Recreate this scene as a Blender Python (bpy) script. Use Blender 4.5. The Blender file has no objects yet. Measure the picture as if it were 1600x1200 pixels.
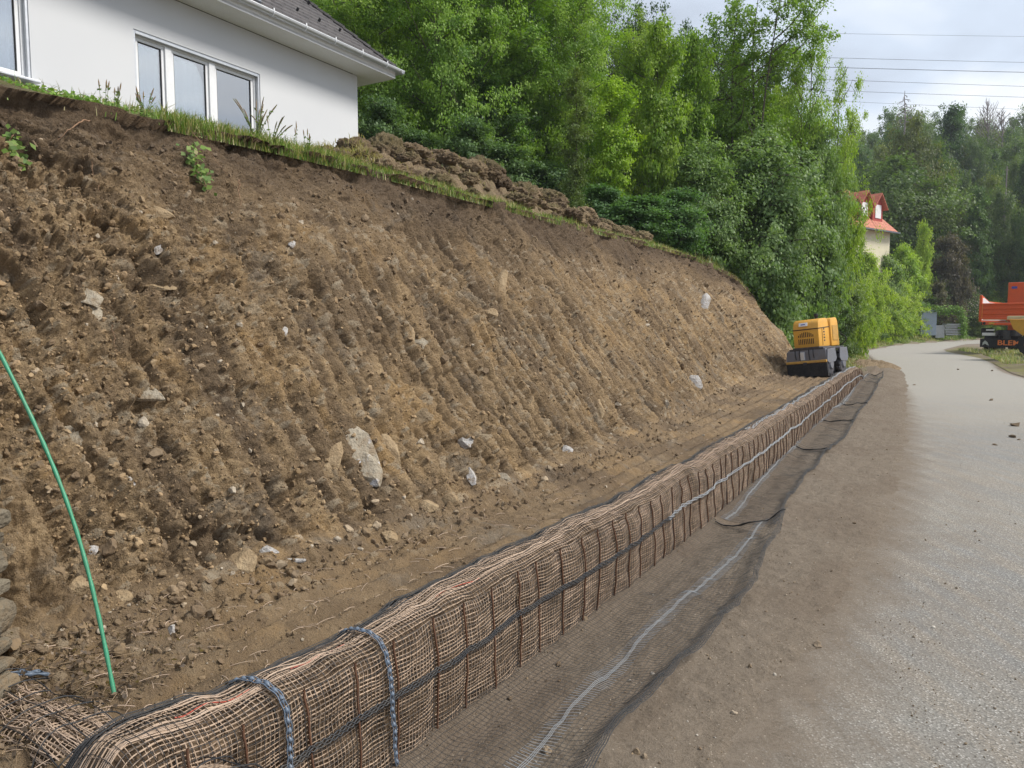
import bpy, bmesh, math, random
import numpy as np
from mathutils import Vector, Matrix
R = math.radians
scene = bpy.context.scene
col = scene.collection
rng = np.random.default_rng(7)
random.seed(7)

# ------------------------------------------------------------------ camera
FPX, HOR, CAMH = 1150.0, 505.0, 1.7
PITCH = math.atan((600 - HOR) / FPX)
cd = bpy.data.cameras.new('camera')
cam = bpy.data.objects.new('camera', cd); col.objects.link(cam)
cam.location = (0, 0, CAMH)
cam.rotation_euler = (math.pi / 2 - PITCH, 0, 0)
cd.sensor_width = 36.0; cd.lens = 36.0 * FPX / 1600.0
cd.clip_start = 0.05; cd.clip_end = 3000
scene.camera = cam
scene.render.resolution_x, scene.render.resolution_y = 1024, 768

# ------------------------------------------------------------------ light
SUN_EL, SUN_AZ = R(46), R(96)          # azimuth clockwise from +Y: right and behind the camera
w = bpy.data.worlds.new('World'); scene.world = w; w.use_nodes = True
nt = w.node_tree; nt.nodes.clear()
def wn(t, **k):
    n = nt.nodes.new(t)
    for a, b in k.items(): setattr(n, a, b)
    return n
out = wn('ShaderNodeOutputWorld'); bg = wn('ShaderNodeBackground'); bg.inputs[1].default_value = 0.1
sky = wn('ShaderNodeTexSky', sky_type='NISHITA', sun_disc=False)
sky.sun_elevation = SUN_EL; sky.sun_rotation = SUN_AZ; sky.air_density = 1.0; sky.dust_density = 2.0
tc = wn('ShaderNodeTexCoord'); sep = wn('ShaderNodeSeparateXYZ'); nt.links.new(tc.outputs['Generated'], sep.inputs[0])
mx = wn('ShaderNodeMath', operation='ADD'); mx.inputs[1].default_value = 0.22; nt.links.new(sep.outputs[2], mx.inputs[0])
mm = wn('ShaderNodeMath', operation='MAXIMUM'); mm.inputs[1].default_value = 0.1; nt.links.new(mx.outputs[0], mm.inputs[0])
dx = wn('ShaderNodeMath', operation='DIVIDE'); dy = wn('ShaderNodeMath', operation='DIVIDE')
nt.links.new(sep.outputs[0], dx.inputs[0]); nt.links.new(mm.outputs[0], dx.inputs[1])
nt.links.new(sep.outputs[1], dy.inputs[0]); nt.links.new(mm.outputs[0], dy.inputs[1])
cmb = wn('ShaderNodeCombineXYZ'); nt.links.new(dx.outputs[0], cmb.inputs[0]); nt.links.new(dy.outputs[0], cmb.inputs[1])
cmb.inputs[2].default_value = 3.7
n1 = wn('ShaderNodeTexNoise'); n1.inputs['Scale'].default_value = 1.3; n1.inputs['Detail'].default_value = 5; n1.inputs['Roughness'].default_value = 0.5
n1.inputs['Distortion'].default_value = 0.4
nt.links.new(cmb.outputs[0], n1.inputs['Vector'])
rp = wn('ShaderNodeValToRGB'); e = rp.color_ramp.elements
e[0].position = 0.36; e[0].color = (3.5, 3.9, 4.6, 1); e[1].position = 0.64; e[1].color = (6.9, 7.1, 7.3, 1)
m_ = e.new(0.5); m_.color = (4.6, 5.2, 6.1, 1)
nt.links.new(n1.outputs[0], rp.inputs[0])
n2 = wn('ShaderNodeTexNoise'); n2.inputs['Scale'].default_value = 0.6; n2.inputs['Detail'].default_value = 3
nt.links.new(cmb.outputs[0], n2.inputs['Vector'])
r2 = wn('ShaderNodeMapRange'); r2.inputs[1].default_value = 0.5; r2.inputs[2].default_value = 0.7; r2.inputs[3].default_value = 0.95; r2.inputs[4].default_value = 0.6
nt.links.new(n2.outputs[0], r2.inputs[0])
mix = wn('ShaderNodeMix', data_type='RGBA'); nt.links.new(r2.outputs[0], mix.inputs[0])
nt.links.new(sky.outputs[0], mix.inputs[6]); nt.links.new(rp.outputs[0], mix.inputs[7])
nt.links.new(mix.outputs[2], bg.inputs[0]); nt.links.new(bg.outputs[0], out.inputs[0])
sd = bpy.data.lights.new('sun', 'SUN'); sd.energy = 3.0; sd.angle = R(16); sd.color = (1.0, 0.95, 0.87)
sun = bpy.data.objects.new('sun', sd); col.objects.link(sun)
sv = Vector((math.sin(SUN_AZ) * math.cos(SUN_EL), math.cos(SUN_AZ) * math.cos(SUN_EL), math.sin(SUN_EL)))
sun.rotation_euler = sv.to_track_quat('Z', 'Y').to_euler(); sun.location = (10, -10, 30)
vs = scene.view_settings
vs.view_transform = 'Standard'; vs.look = 'None'; vs.exposure = 0.72; vs.gamma = 1.0; vs.use_curve_mapping = False
scene.render.engine = 'CYCLES'
scene.cycles.max_bounces = 6; scene.cycles.transparent_max_bounces = 12

# ------------------------------------------------------------------ noise (numpy)
def _h(ix, iy, iz, seed):
    h = (ix.astype(np.int64) * 374761393 + iy.astype(np.int64) * 668265263 + iz.astype(np.int64) * 2147483647 + seed * 1274126177) & 0xffffffff
    h = ((h ^ (h >> 13)) * 1274126177) & 0xffffffff
    h = ((h ^ (h >> 16)) * 2246822519) & 0xffffffff
    return ((h ^ (h >> 15)) & 0xffffff) / float(0xffffff)
def vn(x, y, z=None, seed=0):
    x = np.asarray(x, float); y = np.asarray(y, float) + 0 * x; x = x + 0 * y
    xi = np.floor(x); yi = np.floor(y); fx = x - xi; fy = y - yi
    fx = fx * fx * (3 - 2 * fx); fy = fy * fy * (3 - 2 * fy)
    if z is None:
        z0 = np.zeros_like(xi)
        a = _h(xi, yi, z0, seed); b = _h(xi + 1, yi, z0, seed); c = _h(xi, yi + 1, z0, seed); d = _h(xi + 1, yi + 1, z0, seed)
        return (a * (1 - fx) + b * fx) * (1 - fy) + (c * (1 - fx) + d * fx) * fy
    z = np.asarray(z, float) + 0 * x; zi = np.floor(z); fz = z - zi; fz = fz * fz * (3 - 2 * fz)
    r = 0
    for k, wz in ((0, 1 - fz), (1, fz)):
        a = _h(xi, yi, zi + k, seed); b = _h(xi + 1, yi, zi + k, seed); c = _h(xi, yi + 1, zi + k, seed); d = _h(xi + 1, yi + 1, zi + k, seed)
        r = r + wz * ((a * (1 - fx) + b * fx) * (1 - fy) + (c * (1 - fx) + d * fx) * fy)
    return r
def fbm(x, y, z=None, oct=4, seed=0, gain=0.5):
    s = 0; a = 1; t = 0; f = 1
    for o in range(oct):
        s = s + a * vn(x * f + 17.3 * o, y * f - 9.1 * o, None if z is None else z * f + 3.3 * o, seed + o); t += a; a *= gain; f *= 2.03
    return s / t * 2 - 1
def worley(x, y, seed=0):
    xi = np.floor(x); yi = np.floor(y)
    f1 = np.full(x.shape, 9.0); f2 = np.full(x.shape, 9.0); idv = np.zeros(x.shape)
    z0 = np.zeros_like(xi)
    for i in (-1, 0, 1):
        for j in (-1, 0, 1):
            cx = xi + i; cy = yi + j
            d = np.hypot(cx + _h(cx, cy, z0, seed) - x, cy + _h(cx, cy, z0, seed + 5) - y)
            near = d < f1
            f2 = np.where(near, f1, np.minimum(f2, d)); idv = np.where(near, _h(cx, cy, z0, seed + 9), idv); f1 = np.where(near, d, f1)
    return f1, f2, idv
def blocks(x, y, seed=0):
    """fractured cells: random level and tilt per cell, plus distance to the crack"""
    xi = np.floor(x); yi = np.floor(y); f1 = np.full(x.shape, 9.0); f2 = np.full(x.shape, 9.0); lv = np.zeros(x.shape); z0 = np.zeros_like(xi); idv = np.zeros(x.shape)
    for i in (-1, 0, 1):
        for j in (-1, 0, 1):
            cx = xi + i; cy = yi + j; ox = cx + _h(cx, cy, z0, seed) - x; oy = cy + _h(cx, cy, z0, seed + 5) - y
            d = np.hypot(ox, oy); near = d < f1; q = _h(cx, cy, z0, seed + 9)
            l = (q - .5) + (_h(cx, cy, z0, seed + 11) - .5) * 2.2 * ox + (_h(cx, cy, z0, seed + 13) - .35) * 2.2 * oy
            f2 = np.where(near, f1, np.minimum(f2, d)); lv = np.where(near, l, lv); idv = np.where(near, q, idv); f1 = np.where(near, d, f1)
    return lv, f2 - f1, idv
def sst(a, b, x):
    t = np.clip((np.asarray(x, float) - a) / (b - a), 0, 1); return t * t * (3 - 2 * t)

# ------------------------------------------------------------------ pixel helpers
ca, sa = math.cos(PITCH), math.sin(PITCH)
def ray(px, py):
    u = (px - 800) / FPX; v = (600 - py) / FPX
    return np.array([u, ca + v * sa, -sa + v * ca])
def ongr(px, py, z=0.0):
    d = ray(px, py); k = (z - CAMH) / d[2]
    return d * k + np.array([0, 0, CAMH])
def atY(px, py, Y):
    d = ray(px, py); return d * (Y / d[1]) + np.array([0, 0, CAMH])
TH = R(27.5); D = np.array([math.sin(TH), math.cos(TH)]); N = np.array([-math.cos(TH), math.sin(TH)])
def tp(P): return float(P[0] * D[0] + P[1] * D[1]), float(P[0] * N[0] + P[1] * N[1])
def xy(t, p): return t * D[0] + p * N[0], t * D[1] + p * N[1]

# ------------------------------------------------------------------ mesh helpers
def npmesh(name, V, F, mat=None, parent=None, smooth=True, attrs=None, loc=None, mats=None, midx=None):
    V = np.asarray(V, np.float32).reshape(-1, 3); F = np.asarray(F, np.int32)
    k = F.shape[1]
    me = bpy.data.meshes.new(name)
    me.vertices.add(len(V)); me.vertices.foreach_set('co', V.ravel())
    me.loops.add(F.size); me.loops.foreach_set('vertex_index', F.ravel())
    me.polygons.add(len(F)); me.polygons.foreach_set('loop_start', np.arange(0, F.size, k, dtype=np.int32))
    me.polygons.foreach_set('use_smooth', np.full(len(F), smooth))
    for m in (mats or [mat]): me.materials.append(m)
    if midx is not None: me.polygons.foreach_set('material_index', np.asarray(midx, np.int32))
    for an, av in (attrs or {}).items():
        av = np.asarray(av, np.float32)
        if av.ndim == 1:
            a = me.attributes.new(an, 'FLOAT', 'POINT'); a.data.foreach_set('value', av)
        elif av.shape[1] == 4:
            a = me.attributes.new(an, 'FLOAT_COLOR', 'POINT'); a.data.foreach_set('color', av.ravel())
        else:
            a = me.attributes.new(an, 'FLOAT_VECTOR', 'POINT'); a.data.foreach_set('vector', av.ravel())
    me.update(calc_edges=True); me.validate()
    o = bpy.data.objects.new(name, me); col.objects.link(o)
    if parent: o.parent = parent
    if loc is not None: o.location = loc
    return o
def gridfaces(nu, nv):
    i = np.arange(nu - 1)[:, None] * nv + np.arange(nv - 1)[None]
    return np.stack([i, i + nv, i + nv + 1, i + 1], -1).reshape(-1, 4)
def tubes(P, r, ns=4):
    """P (M,K,3) polylines -> verts, quads"""
    P = np.asarray(P, float)
    if P.ndim == 2: P = P[None]
    M, K, _ = P.shape
    T = np.gradient(P, axis=1); T /= np.linalg.norm(T, axis=2, keepdims=True) + 1e-12
    ref = np.zeros_like(T); ref[..., 2] = 1.0
    bad = np.abs(T[..., 2]) > 0.8; ref[bad] = (N[0], N[1], 0) if bad.any() else 0
    A = np.cross(T, ref); A /= np.linalg.norm(A, axis=2, keepdims=True) + 1e-12
    B = np.cross(A, T)
    r = np.broadcast_to(np.asarray(r, float), (M, K))
    an = np.arange(ns) * 2 * math.pi / ns
    V = P[:, :, None] + r[:, :, None, None] * (np.cos(an)[None, None, :, None] * A[:, :, None] + np.sin(an)[None, None, :, None] * B[:, :, None])
    b = (np.arange(M)[:, None, None] * K + np.arange(K - 1)[None, :, None]) * ns + np.arange(ns)[None, None]
    b2 = (np.arange(M)[:, None, None] * K + np.arange(K - 1)[None, :, None]) * ns + (np.arange(ns)[None, None] + 1) % ns
    F = np.stack([b, b2, b2 + ns, b + ns], -1).reshape(-1, 4)
    return V.reshape(-1, 3), F
def cat(parts):
    Vs, Fs, n = [], [], 0
    for V, F in parts: Vs.append(V); Fs.append(F + n); n += len(V)
    return np.concatenate(Vs), np.concatenate(Fs)
def tag(o, label=None, cat_=None, group=None, kind=None):
    if label: o['label'] = label
    if cat_: o['category'] = cat_
    if group: o['group'] = group
    if kind: o['kind'] = kind
    return o
def empty(name, loc=(0, 0, 0), rz=0.0):
    o = bpy.data.objects.new(name, None); col.objects.link(o); o.location = loc; o.rotation_euler = (0, 0, rz); return o
class MB:
    def __init__(s): s.bm = bmesh.new()
    def _add(s, t, M):
        if M is not None: t.transform(M)
        me = bpy.data.meshes.new('tmp'); t.to_mesh(me); t.free(); s.bm.from_mesh(me); bpy.data.meshes.remove(me)
    def box(s, c, d, bev=0.0, rot=None, seg=2):
        t = bmesh.new(); bmesh.ops.create_cube(t, size=1.0)
        bmesh.ops.scale(t, vec=d, verts=t.verts)
        if bev: bmesh.ops.bevel(t, geom=t.edges[:], offset=bev, segments=seg, affect='EDGES', profile=0.5)
        s._add(t, Matrix.Translation(c) @ (rot if rot is not None else Matrix()))
        return s
    def cyl(s, a, b, r, r2=None, n=16, cap=True):
        a = Vector(a); b = Vector(b); t = bmesh.new()
        bmesh.ops.create_cone(t, cap_ends=cap, segments=n, radius1=r, radius2=r if r2 is None else r2, depth=(b - a).length)
        s._add(t, Matrix.Translation((a + b) / 2) @ (b - a).to_track_quat('Z', 'Y').to_matrix().to_4x4())
        return s
    def prism(s, pts, h0, h1, axis='y', bev=0.0):
        """2-D outline extruded along axis between h0,h1. axis y: pts are (x,z); x: (y,z); z: (x,y)"""
        t = bmesh.new()
        f = {'y': lambda p, h: (p[0], h, p[1]), 'x': lambda p, h: (h, p[0], p[1]), 'z': lambda p, h: (p[0], p[1], h)}[axis]
        a = [t.verts.new(f(p, h0)) for p in pts]; b = [t.verts.new(f(p, h1)) for p in pts]
        t.faces.new(a); t.faces.new(b[::-1]); n = len(pts)
        for i in range(n): t.faces.new((a[i], b[i], b[(i + 1) % n], a[(i + 1) % n]))
        bmesh.ops.recalc_face_normals(t, faces=t.faces[:])
        if bev: bmesh.ops.bevel(t, geom=t.edges[:], offset=bev, segments=2, affect='EDGES', profile=0.5)
        s._add(t, None); return s
    def tube(s, pts, r, ns=6):
        V, F = tubes(np.array(pts)[None], r, ns); vs_ = [s.bm.verts.new(v) for v in V]
        for f in F: s.bm.faces.new([vs_[i] for i in f])
        return s
    def build(s, name, mat, parent=None, loc=None, smooth=False):
        me = bpy.data.meshes.new(name); s.bm.to_mesh(me); s.bm.free(); me.materials.append(mat)
        if smooth:
            for p in me.polygons: p.use_smooth = True
            try: me.set_sharp_from_angle(angle=R(35))
            except Exception: pass
        o = bpy.data.objects.new(name, me); col.objects.link(o)
        if parent: o.parent = parent
        if loc is not None: o.location = loc
        return o

# ------------------------------------------------------------------ materials
class NT:
    def __init__(s, name):
        s.m = bpy.data.materials.new(name); s.m.use_nodes = True; s.t = s.m.node_tree; s.t.nodes.clear()
        s.out = s.t.nodes.new('ShaderNodeOutputMaterial'); s.co = s.t.nodes.new('ShaderNodeTexCoord').outputs['Object']
    def n(s, typ, ins=None, o=0, **k):
        nd = s.t.nodes.new('ShaderNode' + typ)
        for a, b in k.items(): setattr(nd, a, b)
        for a, b in (ins or {}).items(): s.set(nd.inputs[a], b)
        return nd.outputs[o] if o is not None else nd
    def set(s, sock, v):
        if isinstance(v, bpy.types.NodeSocket): s.t.links.new(v, sock)
        else:
            if isinstance(v, (tuple, list)) and len(v) == 3 and sock.type == 'RGBA': v = (*v, 1)
            sock.default_value = v
    def noise(s, scale, detail=4, rough=0.55, vec=None, dist=0.0):
        return s.n('TexNoise', {'Vector': vec or s.co, 'Scale': scale, 'Detail': detail, 'Roughness': rough, 'Distortion': dist})
    def map(s, v, a, b, c=0.0, d=1.0): return s.n('MapRange', {0: v, 1: a, 2: b, 3: c, 4: d})
    def mix(s, f, a, b, mode='MIX'):
        nd = s.t.nodes.new('ShaderNodeMix'); nd.data_type = 'RGBA'; nd.blend_type = mode
        s.set(nd.inputs[0], f); s.set(nd.inputs[6], a); s.set(nd.inputs[7], b); return nd.outputs[2]
    def math(s, op, a, b=0.0): return s.n('Math', {0: a, 1: b}, operation=op)
    def attr(s, name, o=2): return s.n('Attribute', None, o, attribute_name=name)
    def bump(s, h, dist=0.01, strength=1.0, nrm=None):
        i = {'Height': h, 'Distance': dist, 'Strength': strength}
        if nrm is not None: i['Normal'] = nrm
        return s.n('Bump', i)
    def bsdf(s, color, rough=0.8, nrm=None, metal=0.0, spec=0.3, **kw):
        i = {'Base Color': color, 'Roughness': rough, 'Metallic': metal, 'Specular IOR Level': spec}
        if nrm is not None: i['Normal'] = nrm
        i.update(kw)
        o = s.n('BsdfPrincipled', i); s.t.links.new(o, s.out.inputs[0]); return s.m
def paint(name, c, rough=0.45, dirt=0.35, dirtc=(0.12, 0.09, 0.06), scale=6, metal=0.0, spec=0.4):
    n = NT(name); f = n.map(n.noise(scale, 6, 0.65), 0.45, 0.75, 0, dirt)
    v = n.mix(n.noise(scale * 6, 3), tuple(x * .88 for x in c), tuple(min(1, x * 1.1) for x in c))
    return n.bsdf(n.mix(f, v, dirtc), n.map(n.noise(scale * 3), .3, .7, rough * .8, min(1, rough * 1.25)), n.bump(n.noise(scale * 10, 3), 0.002, .4), metal, spec)
M = {}
def soil_base(n, cols):
    a = n.noise(1.3, 6, 0.6); b = n.noise(9, 8, 0.7); c = n.noise(60, 5, 0.7); d = n.noise(230, 3, 0.6)
    base = n.mix(n.map(a, .35, .65), cols[0], cols[1])
    base = n.mix(n.map(b, .4, .68), base, cols[2])
    base = n.mix(n.map(c, .36, .66, 0.0, .8), base, cols[3])
    base = n.mix(n.map(d, .35, .6, 0.45, 0.0), base, tuple(x * .45 for x in cols[1]))
    # tiny pale grit
    vo = n.n('TexVoronoi', {'Vector': n.co, 'Scale': 70.0, 'Randomness': 1.0}, None)
    rnd = n.n('SeparateColor', {0: vo.outputs['Color']})
    g = n.math('MULTIPLY', n.math('LESS_THAN', vo.outputs['Distance'], 0.3), n.math('GREATER_THAN', rnd, 0.94))
    base = n.mix(n.math('MULTIPLY', g, .5), base, (0.40, 0.34, 0.27))
    return base, b, c, d
DIRT = [(0.150, 0.118, 0.086), (0.115, 0.090, 0.066), (0.20, 0.160, 0.120), (0.225, 0.185, 0.143)]
def soil(name, cols, ramp=(0.3, 0.5, 0.7), attrs=True, bumpd=0.012, spec=0.2):
    n = NT(name)
    base, b, c, d = soil_base(n, cols)
    if name == 'bank_soil':
        base = n.mix(n.map(n.noise(1.7, 7, .68, dist=.5), .52, .66, 0, .65), base, n.mix(c, (0.36, 0.22, 0.09), (0.48, 0.32, 0.155)))
        st = n.n('Mapping', {'Vector': n.co, 'Location': (4, 2, 1)}); base = n.mix(n.map(n.noise(2.3, 7, .7, vec=st, dist=.6), .54, .64, 0, .7), base, n.mix(c, (0.21, 0.175, 0.13), (0.34, 0.29, 0.225)))
        tn = n.attr('tone'); base = n.mix(n.map(tn, .40, 0.0, 0, .8), base, (0.12, 0.082, 0.048)); base = n.mix(n.map(tn, .58, 1.0, 0, .75), base, (0.44, 0.315, 0.18))
    if attrs:
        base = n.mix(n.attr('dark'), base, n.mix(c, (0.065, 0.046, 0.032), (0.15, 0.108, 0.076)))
        base = n.mix(n.attr('stone'), base, n.mix(b, (0.33, 0.24, 0.145), (0.40, 0.35, 0.27)))
        base = n.mix(n.attr('grassy'), base, n.mix(b, (0.11, 0.12, 0.035), (0.20, 0.17, 0.08)))
    h = n.math('ADD', n.math('MULTIPLY', b, 1.4), n.math('ADD', c, n.math('MULTIPLY', d, .35)))
    return n.bsdf(base, 0.95, n.bump(h, bumpd, 1.0), spec=spec)
M['bank'] = soil('bank_soil', [(0.32, 0.222, 0.122), (0.235, 0.160, 0.088), (0.41, 0.295, 0.17), (0.36, 0.255, 0.15)], bumpd=0.03)
M['dirt'] = soil('shoulder_dirt', DIRT, bumpd=0.010)
M['ground'] = soil('ground_dirt', [(0.185, 0.145, 0.108), (0.150, 0.118, 0.088), (0.235, 0.19, 0.145), (0.26, 0.215, 0.17)], attrs=False, bumpd=0.01)
M['heap'] = soil('heap_soil', [(0.38, 0.28, 0.165), (0.24, 0.165, 0.095), (0.50, 0.39, 0.25), (0.42, 0.31, 0.195)], bumpd=0.06)
M['forest_floor'] = soil('forest_floor', [(0.05, 0.06, 0.02), (0.04, 0.05, 0.018), (0.07, 0.08, 0.03), (0.09, 0.07, 0.04)], attrs=False)
def m_grassfloor():
    n = NT('turf'); a = n.noise(3, 6, .6); b = n.noise(40, 5, .7)
    c = n.mix(n.map(a, .35, .65), (0.10, 0.14, 0.035), (0.20, 0.19, 0.08)); c = n.mix(n.map(b, .4, .7), c, (0.16, 0.2, 0.06))
    return n.bsdf(c, .95, n.bump(b, .03), spec=.1)
M['turf'] = m_grassfloor()
def m_road():
    n = NT('road_asphalt')
    a = n.noise(0.35, 5, .55); b = n.noise(2.2, 8, .7); c = n.noise(90, 4, .8); f = n.noise(380, 2, .6)
    st = n.n('Mapping', {'Vector': n.co, 'Rotation': (0, 0, R(27)), 'Scale': (5.0, .55, 1)})
    s1 = n.noise(1.2, 7, .7, vec=st)
    asp = n.mix(c, (0.13, 0.127, 0.12), (0.29, 0.283, 0.268))
    asp = n.mix(n.map(a, .4, .65), asp, n.mix(c, (0.20, 0.186, 0.162), (0.33, 0.31, 0.27)))
    asp = n.mix(n.map(s1, .44, .60, 0, .75), asp, n.mix(c, (0.21, 0.178, 0.14), (0.31, 0.27, 0.22)))
    vo = n.n('TexVoronoi', {'Vector': n.co, 'Scale': 95.0}, None)
    rnd = n.n('SeparateColor', {0: vo.outputs['Color']})
    asp = n.mix(n.math('MULTIPLY', n.math('LESS_THAN', vo.outputs['Distance'], .38), n.map(rnd, .55, .95, 0, .7)), asp, (0.6, 0.58, 0.54))
    asp = n.mix(n.math('MULTIPLY', n.math('GREATER_THAN', vo.outputs['Distance'], .62), .6), asp, (0.10, 0.095, 0.085))
    dirt, b_, c_, d_ = soil_base(n, DIRT)
    dust = n.mix(n.map(c, .4, .7), (0.27, 0.253, 0.222), (0.38, 0.36, 0.32))
    ed = n.attr('edge')     # metres from the verge, 0 at the edge
    k = n.math('ADD', ed, n.math('ADD', n.math('MULTIPLY', n.math('SUBTRACT', n.noise(2.6, 9, .72), .5), .55), n.math('MULTIPLY', n.math('SUBTRACT', n.noise(40, 5, .8), .5), .9)))
    far = n.attr('far')
    k = n.math('ADD', k, n.math('MULTIPLY', n.math('SUBTRACT', s1, .5), 1.2)); dm = n.map(k, -.15, .38, 1.0, 0.0)
    dm2 = n.map(k, .1, 1.5, .55, 0.0)
    cc = n.mix(n.math('MULTIPLY', dm2, n.map(b, .4, .6)), asp, dirt)
    cc = n.mix(n.math('MULTIPLY', far, .75), cc, dust)
    cc = n.mix(dm, cc, dirt)
    h = n.math('ADD', n.math('MULTIPLY', b, 1.2), n.math('ADD', c, n.math('MULTIPLY', f, .5)))
    return n.bsdf(cc, .9, n.bump(h, .005), spec=.3)
M['road'] = m_road()
def m_leaf(name, tr=0.4):
    n = NT(name)
    c = n.attr('Col', 0)
    oi = n.n('ObjectInfo', None, None)
    c = n.mix(1.0, c, oi.outputs['Color'], 'MULTIPLY')
    c2 = n.mix(1.0, c, (1.25, 1.35, 0.6), 'MULTIPLY')
    p = n.n('BsdfPrincipled', {'Base Color': c, 'Roughness': .55, 'Specular IOR Level': .35})
    t = n.n('BsdfTranslucent', {'Color': c2})
    mxs = n.n('MixShader', {0: tr, 1: p, 2: t}); n.t.links.new(mxs, n.out.inputs[0]); return n.m
M['leaf'] = m_leaf('leaves')
M['blade'] = m_leaf('grass_blades', .3)
def m_bark():
    n = NT('bark'); st = n.n('Mapping', {'Vector': n.co, 'Scale': (6, 6, 1.2)}); a = n.noise(4, 6, .7, vec=st)
    return n.bsdf(n.mix(a, (0.05, 0.042, 0.033), (0.17, 0.145, 0.115)), .9, n.bump(a, .03), spec=.15)
M['bark'] = m_bark()
def m_rock(name, a, b, w=None):
    SO = (0.22, 0.155, 0.09)
    n = NT(name); x = n.noise(5, 7, .65); y = n.noise(40, 5, .7)
    c = n.mix(n.map(x, .35, .65), a, b); c = n.mix(n.map(y, .5, .75, 0, .6), c, tuple(v * .5 for v in a))
    if w: c = n.mix(n.map(n.noise(3, 4, .6, dist=1.5), .56, .62), c, w)
    c = n.mix(n.map(n.noise(9, 6, .7, dist=.6), .48, .62, 0, .7), c, SO)
    return n.bsdf(c, .85, n.bump(n.math('ADD', x, n.math('MULTIPLY', y, .4)), .03), spec=.2)
M['rock_tan'] = m_rock('tan_limestone', (0.26, 0.18, 0.10), (0.42, 0.32, 0.2))
M['rock_grey'] = m_rock('grey_limestone', (0.30, 0.255, 0.19), (0.42, 0.37, 0.29), (0.58, 0.58, 0.60))
M['rock_white'] = m_rock('white_rock', (0.36, 0.33, 0.29), (0.55, 0.54, 0.54))
M['rock_wall'] = m_rock('wall_stone', (0.13, 0.108, 0.078), (0.22, 0.19, 0.14))
def m_pebble():
    n = NT('pebbles'); c = n.attr('Col', 0); x = n.noise(50, 4)
    return n.bsdf(n.mix(n.map(x, .3, .7, 0, .5), c, (0.14, 0.11, 0.08)), .9, n.bump(x, .005), spec=.2)
M['pebble'] = m_pebble()
M['coir'] = (lambda n: n.bsdf(n.mix(n.map(n.noise(6, 5, .7), .35, .65), n.mix(n.noise(120), (0.20, 0.145, 0.10), (0.33, 0.25, 0.18)), n.mix(n.noise(150), (0.38, 0.275, 0.195), (0.58, 0.44, 0.33))), .95, n.bump(n.noise(500, 2), .002), spec=.1))(NT('coir_rope'))
M['coirpink'] = (lambda n: n.bsdf(n.mix(n.noise(25, 5), (0.34, 0.25, 0.18), (0.58, 0.45, 0.35)), .95, n.bump(n.noise(500, 2), .002), spec=.1))(NT('pale_coir_fibre'))
M['core'] = (lambda n: n.bsdf(n.mix(n.map(n.noise(14, 7, .7), .35, .65), (0.055, 0.038, 0.026), (0.22, 0.155, 0.10)), .95, n.bump(n.noise(40, 6, .7), .02), spec=.1))(NT('gabion_fill'))
M['geo'] = paint('black_geogrid', (0.022, 0.024, 0.028), .5, .45, (0.10, 0.085, 0.065), 20)
M['geo_thin'] = paint('thin_black_net', (0.035, 0.036, 0.038), .5, .35, (0.12, 0.10, 0.08), 20)
M['rib'] = paint('blue_grey_net_rib', (0.11, 0.145, 0.195), .4, .3, (0.16, 0.13, 0.1), 20)
M['ribpale'] = paint('pale_net_rib', (0.24, 0.255, 0.27), .45, .3, (0.25, 0.21, 0.17), 12)
M['rust'] = paint('rusty_steel', (0.11, 0.05, 0.025), .8, .6, (0.05, 0.035, 0.03), 25)
M['red'] = paint('red_twine', (0.42, 0.07, 0.045), .8, .3)
M['green_rod'] = paint('green_rod', (0.04, 0.24, 0.13), .4, .25, (0.15, 0.14, 0.1), 12)
def m_stucco():
    n = NT('white_render'); x = n.noise(160, 3); y = n.noise(.7, 4)
    return n.bsdf(n.mix(y, (0.54, 0.553, 0.58), (0.60, 0.61, 0.625)), .9, n.bump(x, .003), spec=.2)
M['stucco'] = m_stucco()
M['soffit'] = paint('white_soffit', (0.78, 0.78, 0.78), .7, .05)
M['frame'] = paint('white_window_frame', (0.72, 0.73, 0.745), .35, .06)
M['zinc'] = paint('zinc_gutter', (0.55, 0.57, 0.60), .35, .12, (0.3, 0.3, 0.3), 3, .5)
M['zincdark'] = paint('grey_metal_sheet', (0.20, 0.21, 0.235), .35, .15, (0.12, 0.12, 0.12), 3, .4)
def m_tiles(name, a, b, cw, ch):
    n = NT(name); u = n.attr('tuv', 1)
    br = n.n('TexBrick', {'Vector': u, 'Color1': a, 'Color2': b, 'Mortar': tuple(x * .3 for x in a), 'Scale': 1.0, 'Mortar Size': .008, 'Brick Width': cw, 'Row Height': ch, 'Bias': 0.0}, None)
    x = n.noise(12, 5, .7)
    c = n.mix(n.map(x, .4, .7, 0, .5), br.outputs[0], tuple(v * 1.8 for v in b))
    return n.bsdf(c, .7, n.bump(n.math('SUBTRACT', n.math('MULTIPLY', x, .3), br.outputs[1]), .01), spec=.35)
M['slate'] = m_tiles('dark_roof_tiles', (0.045, 0.042, 0.045), (0.085, 0.078, 0.078), .25, .17)
M['redtile'] = m_tiles('red_roof_tiles', (0.30, 0.085, 0.05), (0.42, 0.15, 0.09), .3, .35)
def m_glass():
    n = NT('window_glass'); fr = n.n('Fresnel', {'IOR': 1.55})
    g = n.n('BsdfGlossy', {'Color': (1, 1, 1), 'Roughness': .01}); t = n.n('BsdfTransparent', {'Color': (.80, .86, .88)})
    mxs = n.n('MixShader', {0: n.map(fr, 0, 1, .42, 1.0), 1: t, 2: g}); n.t.links.new(mxs, n.out.inputs[0]); return n.m
M['glass'] = m_glass()
M['curtain'] = (lambda n: n.bsdf((0.62, 0.64, 0.68), .9, spec=.1))(NT('white_curtain'))
M['room'] = (lambda n: n.bsdf((0.25, 0.25, 0.26), .9, spec=.1))(NT('room_plaster'))
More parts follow.
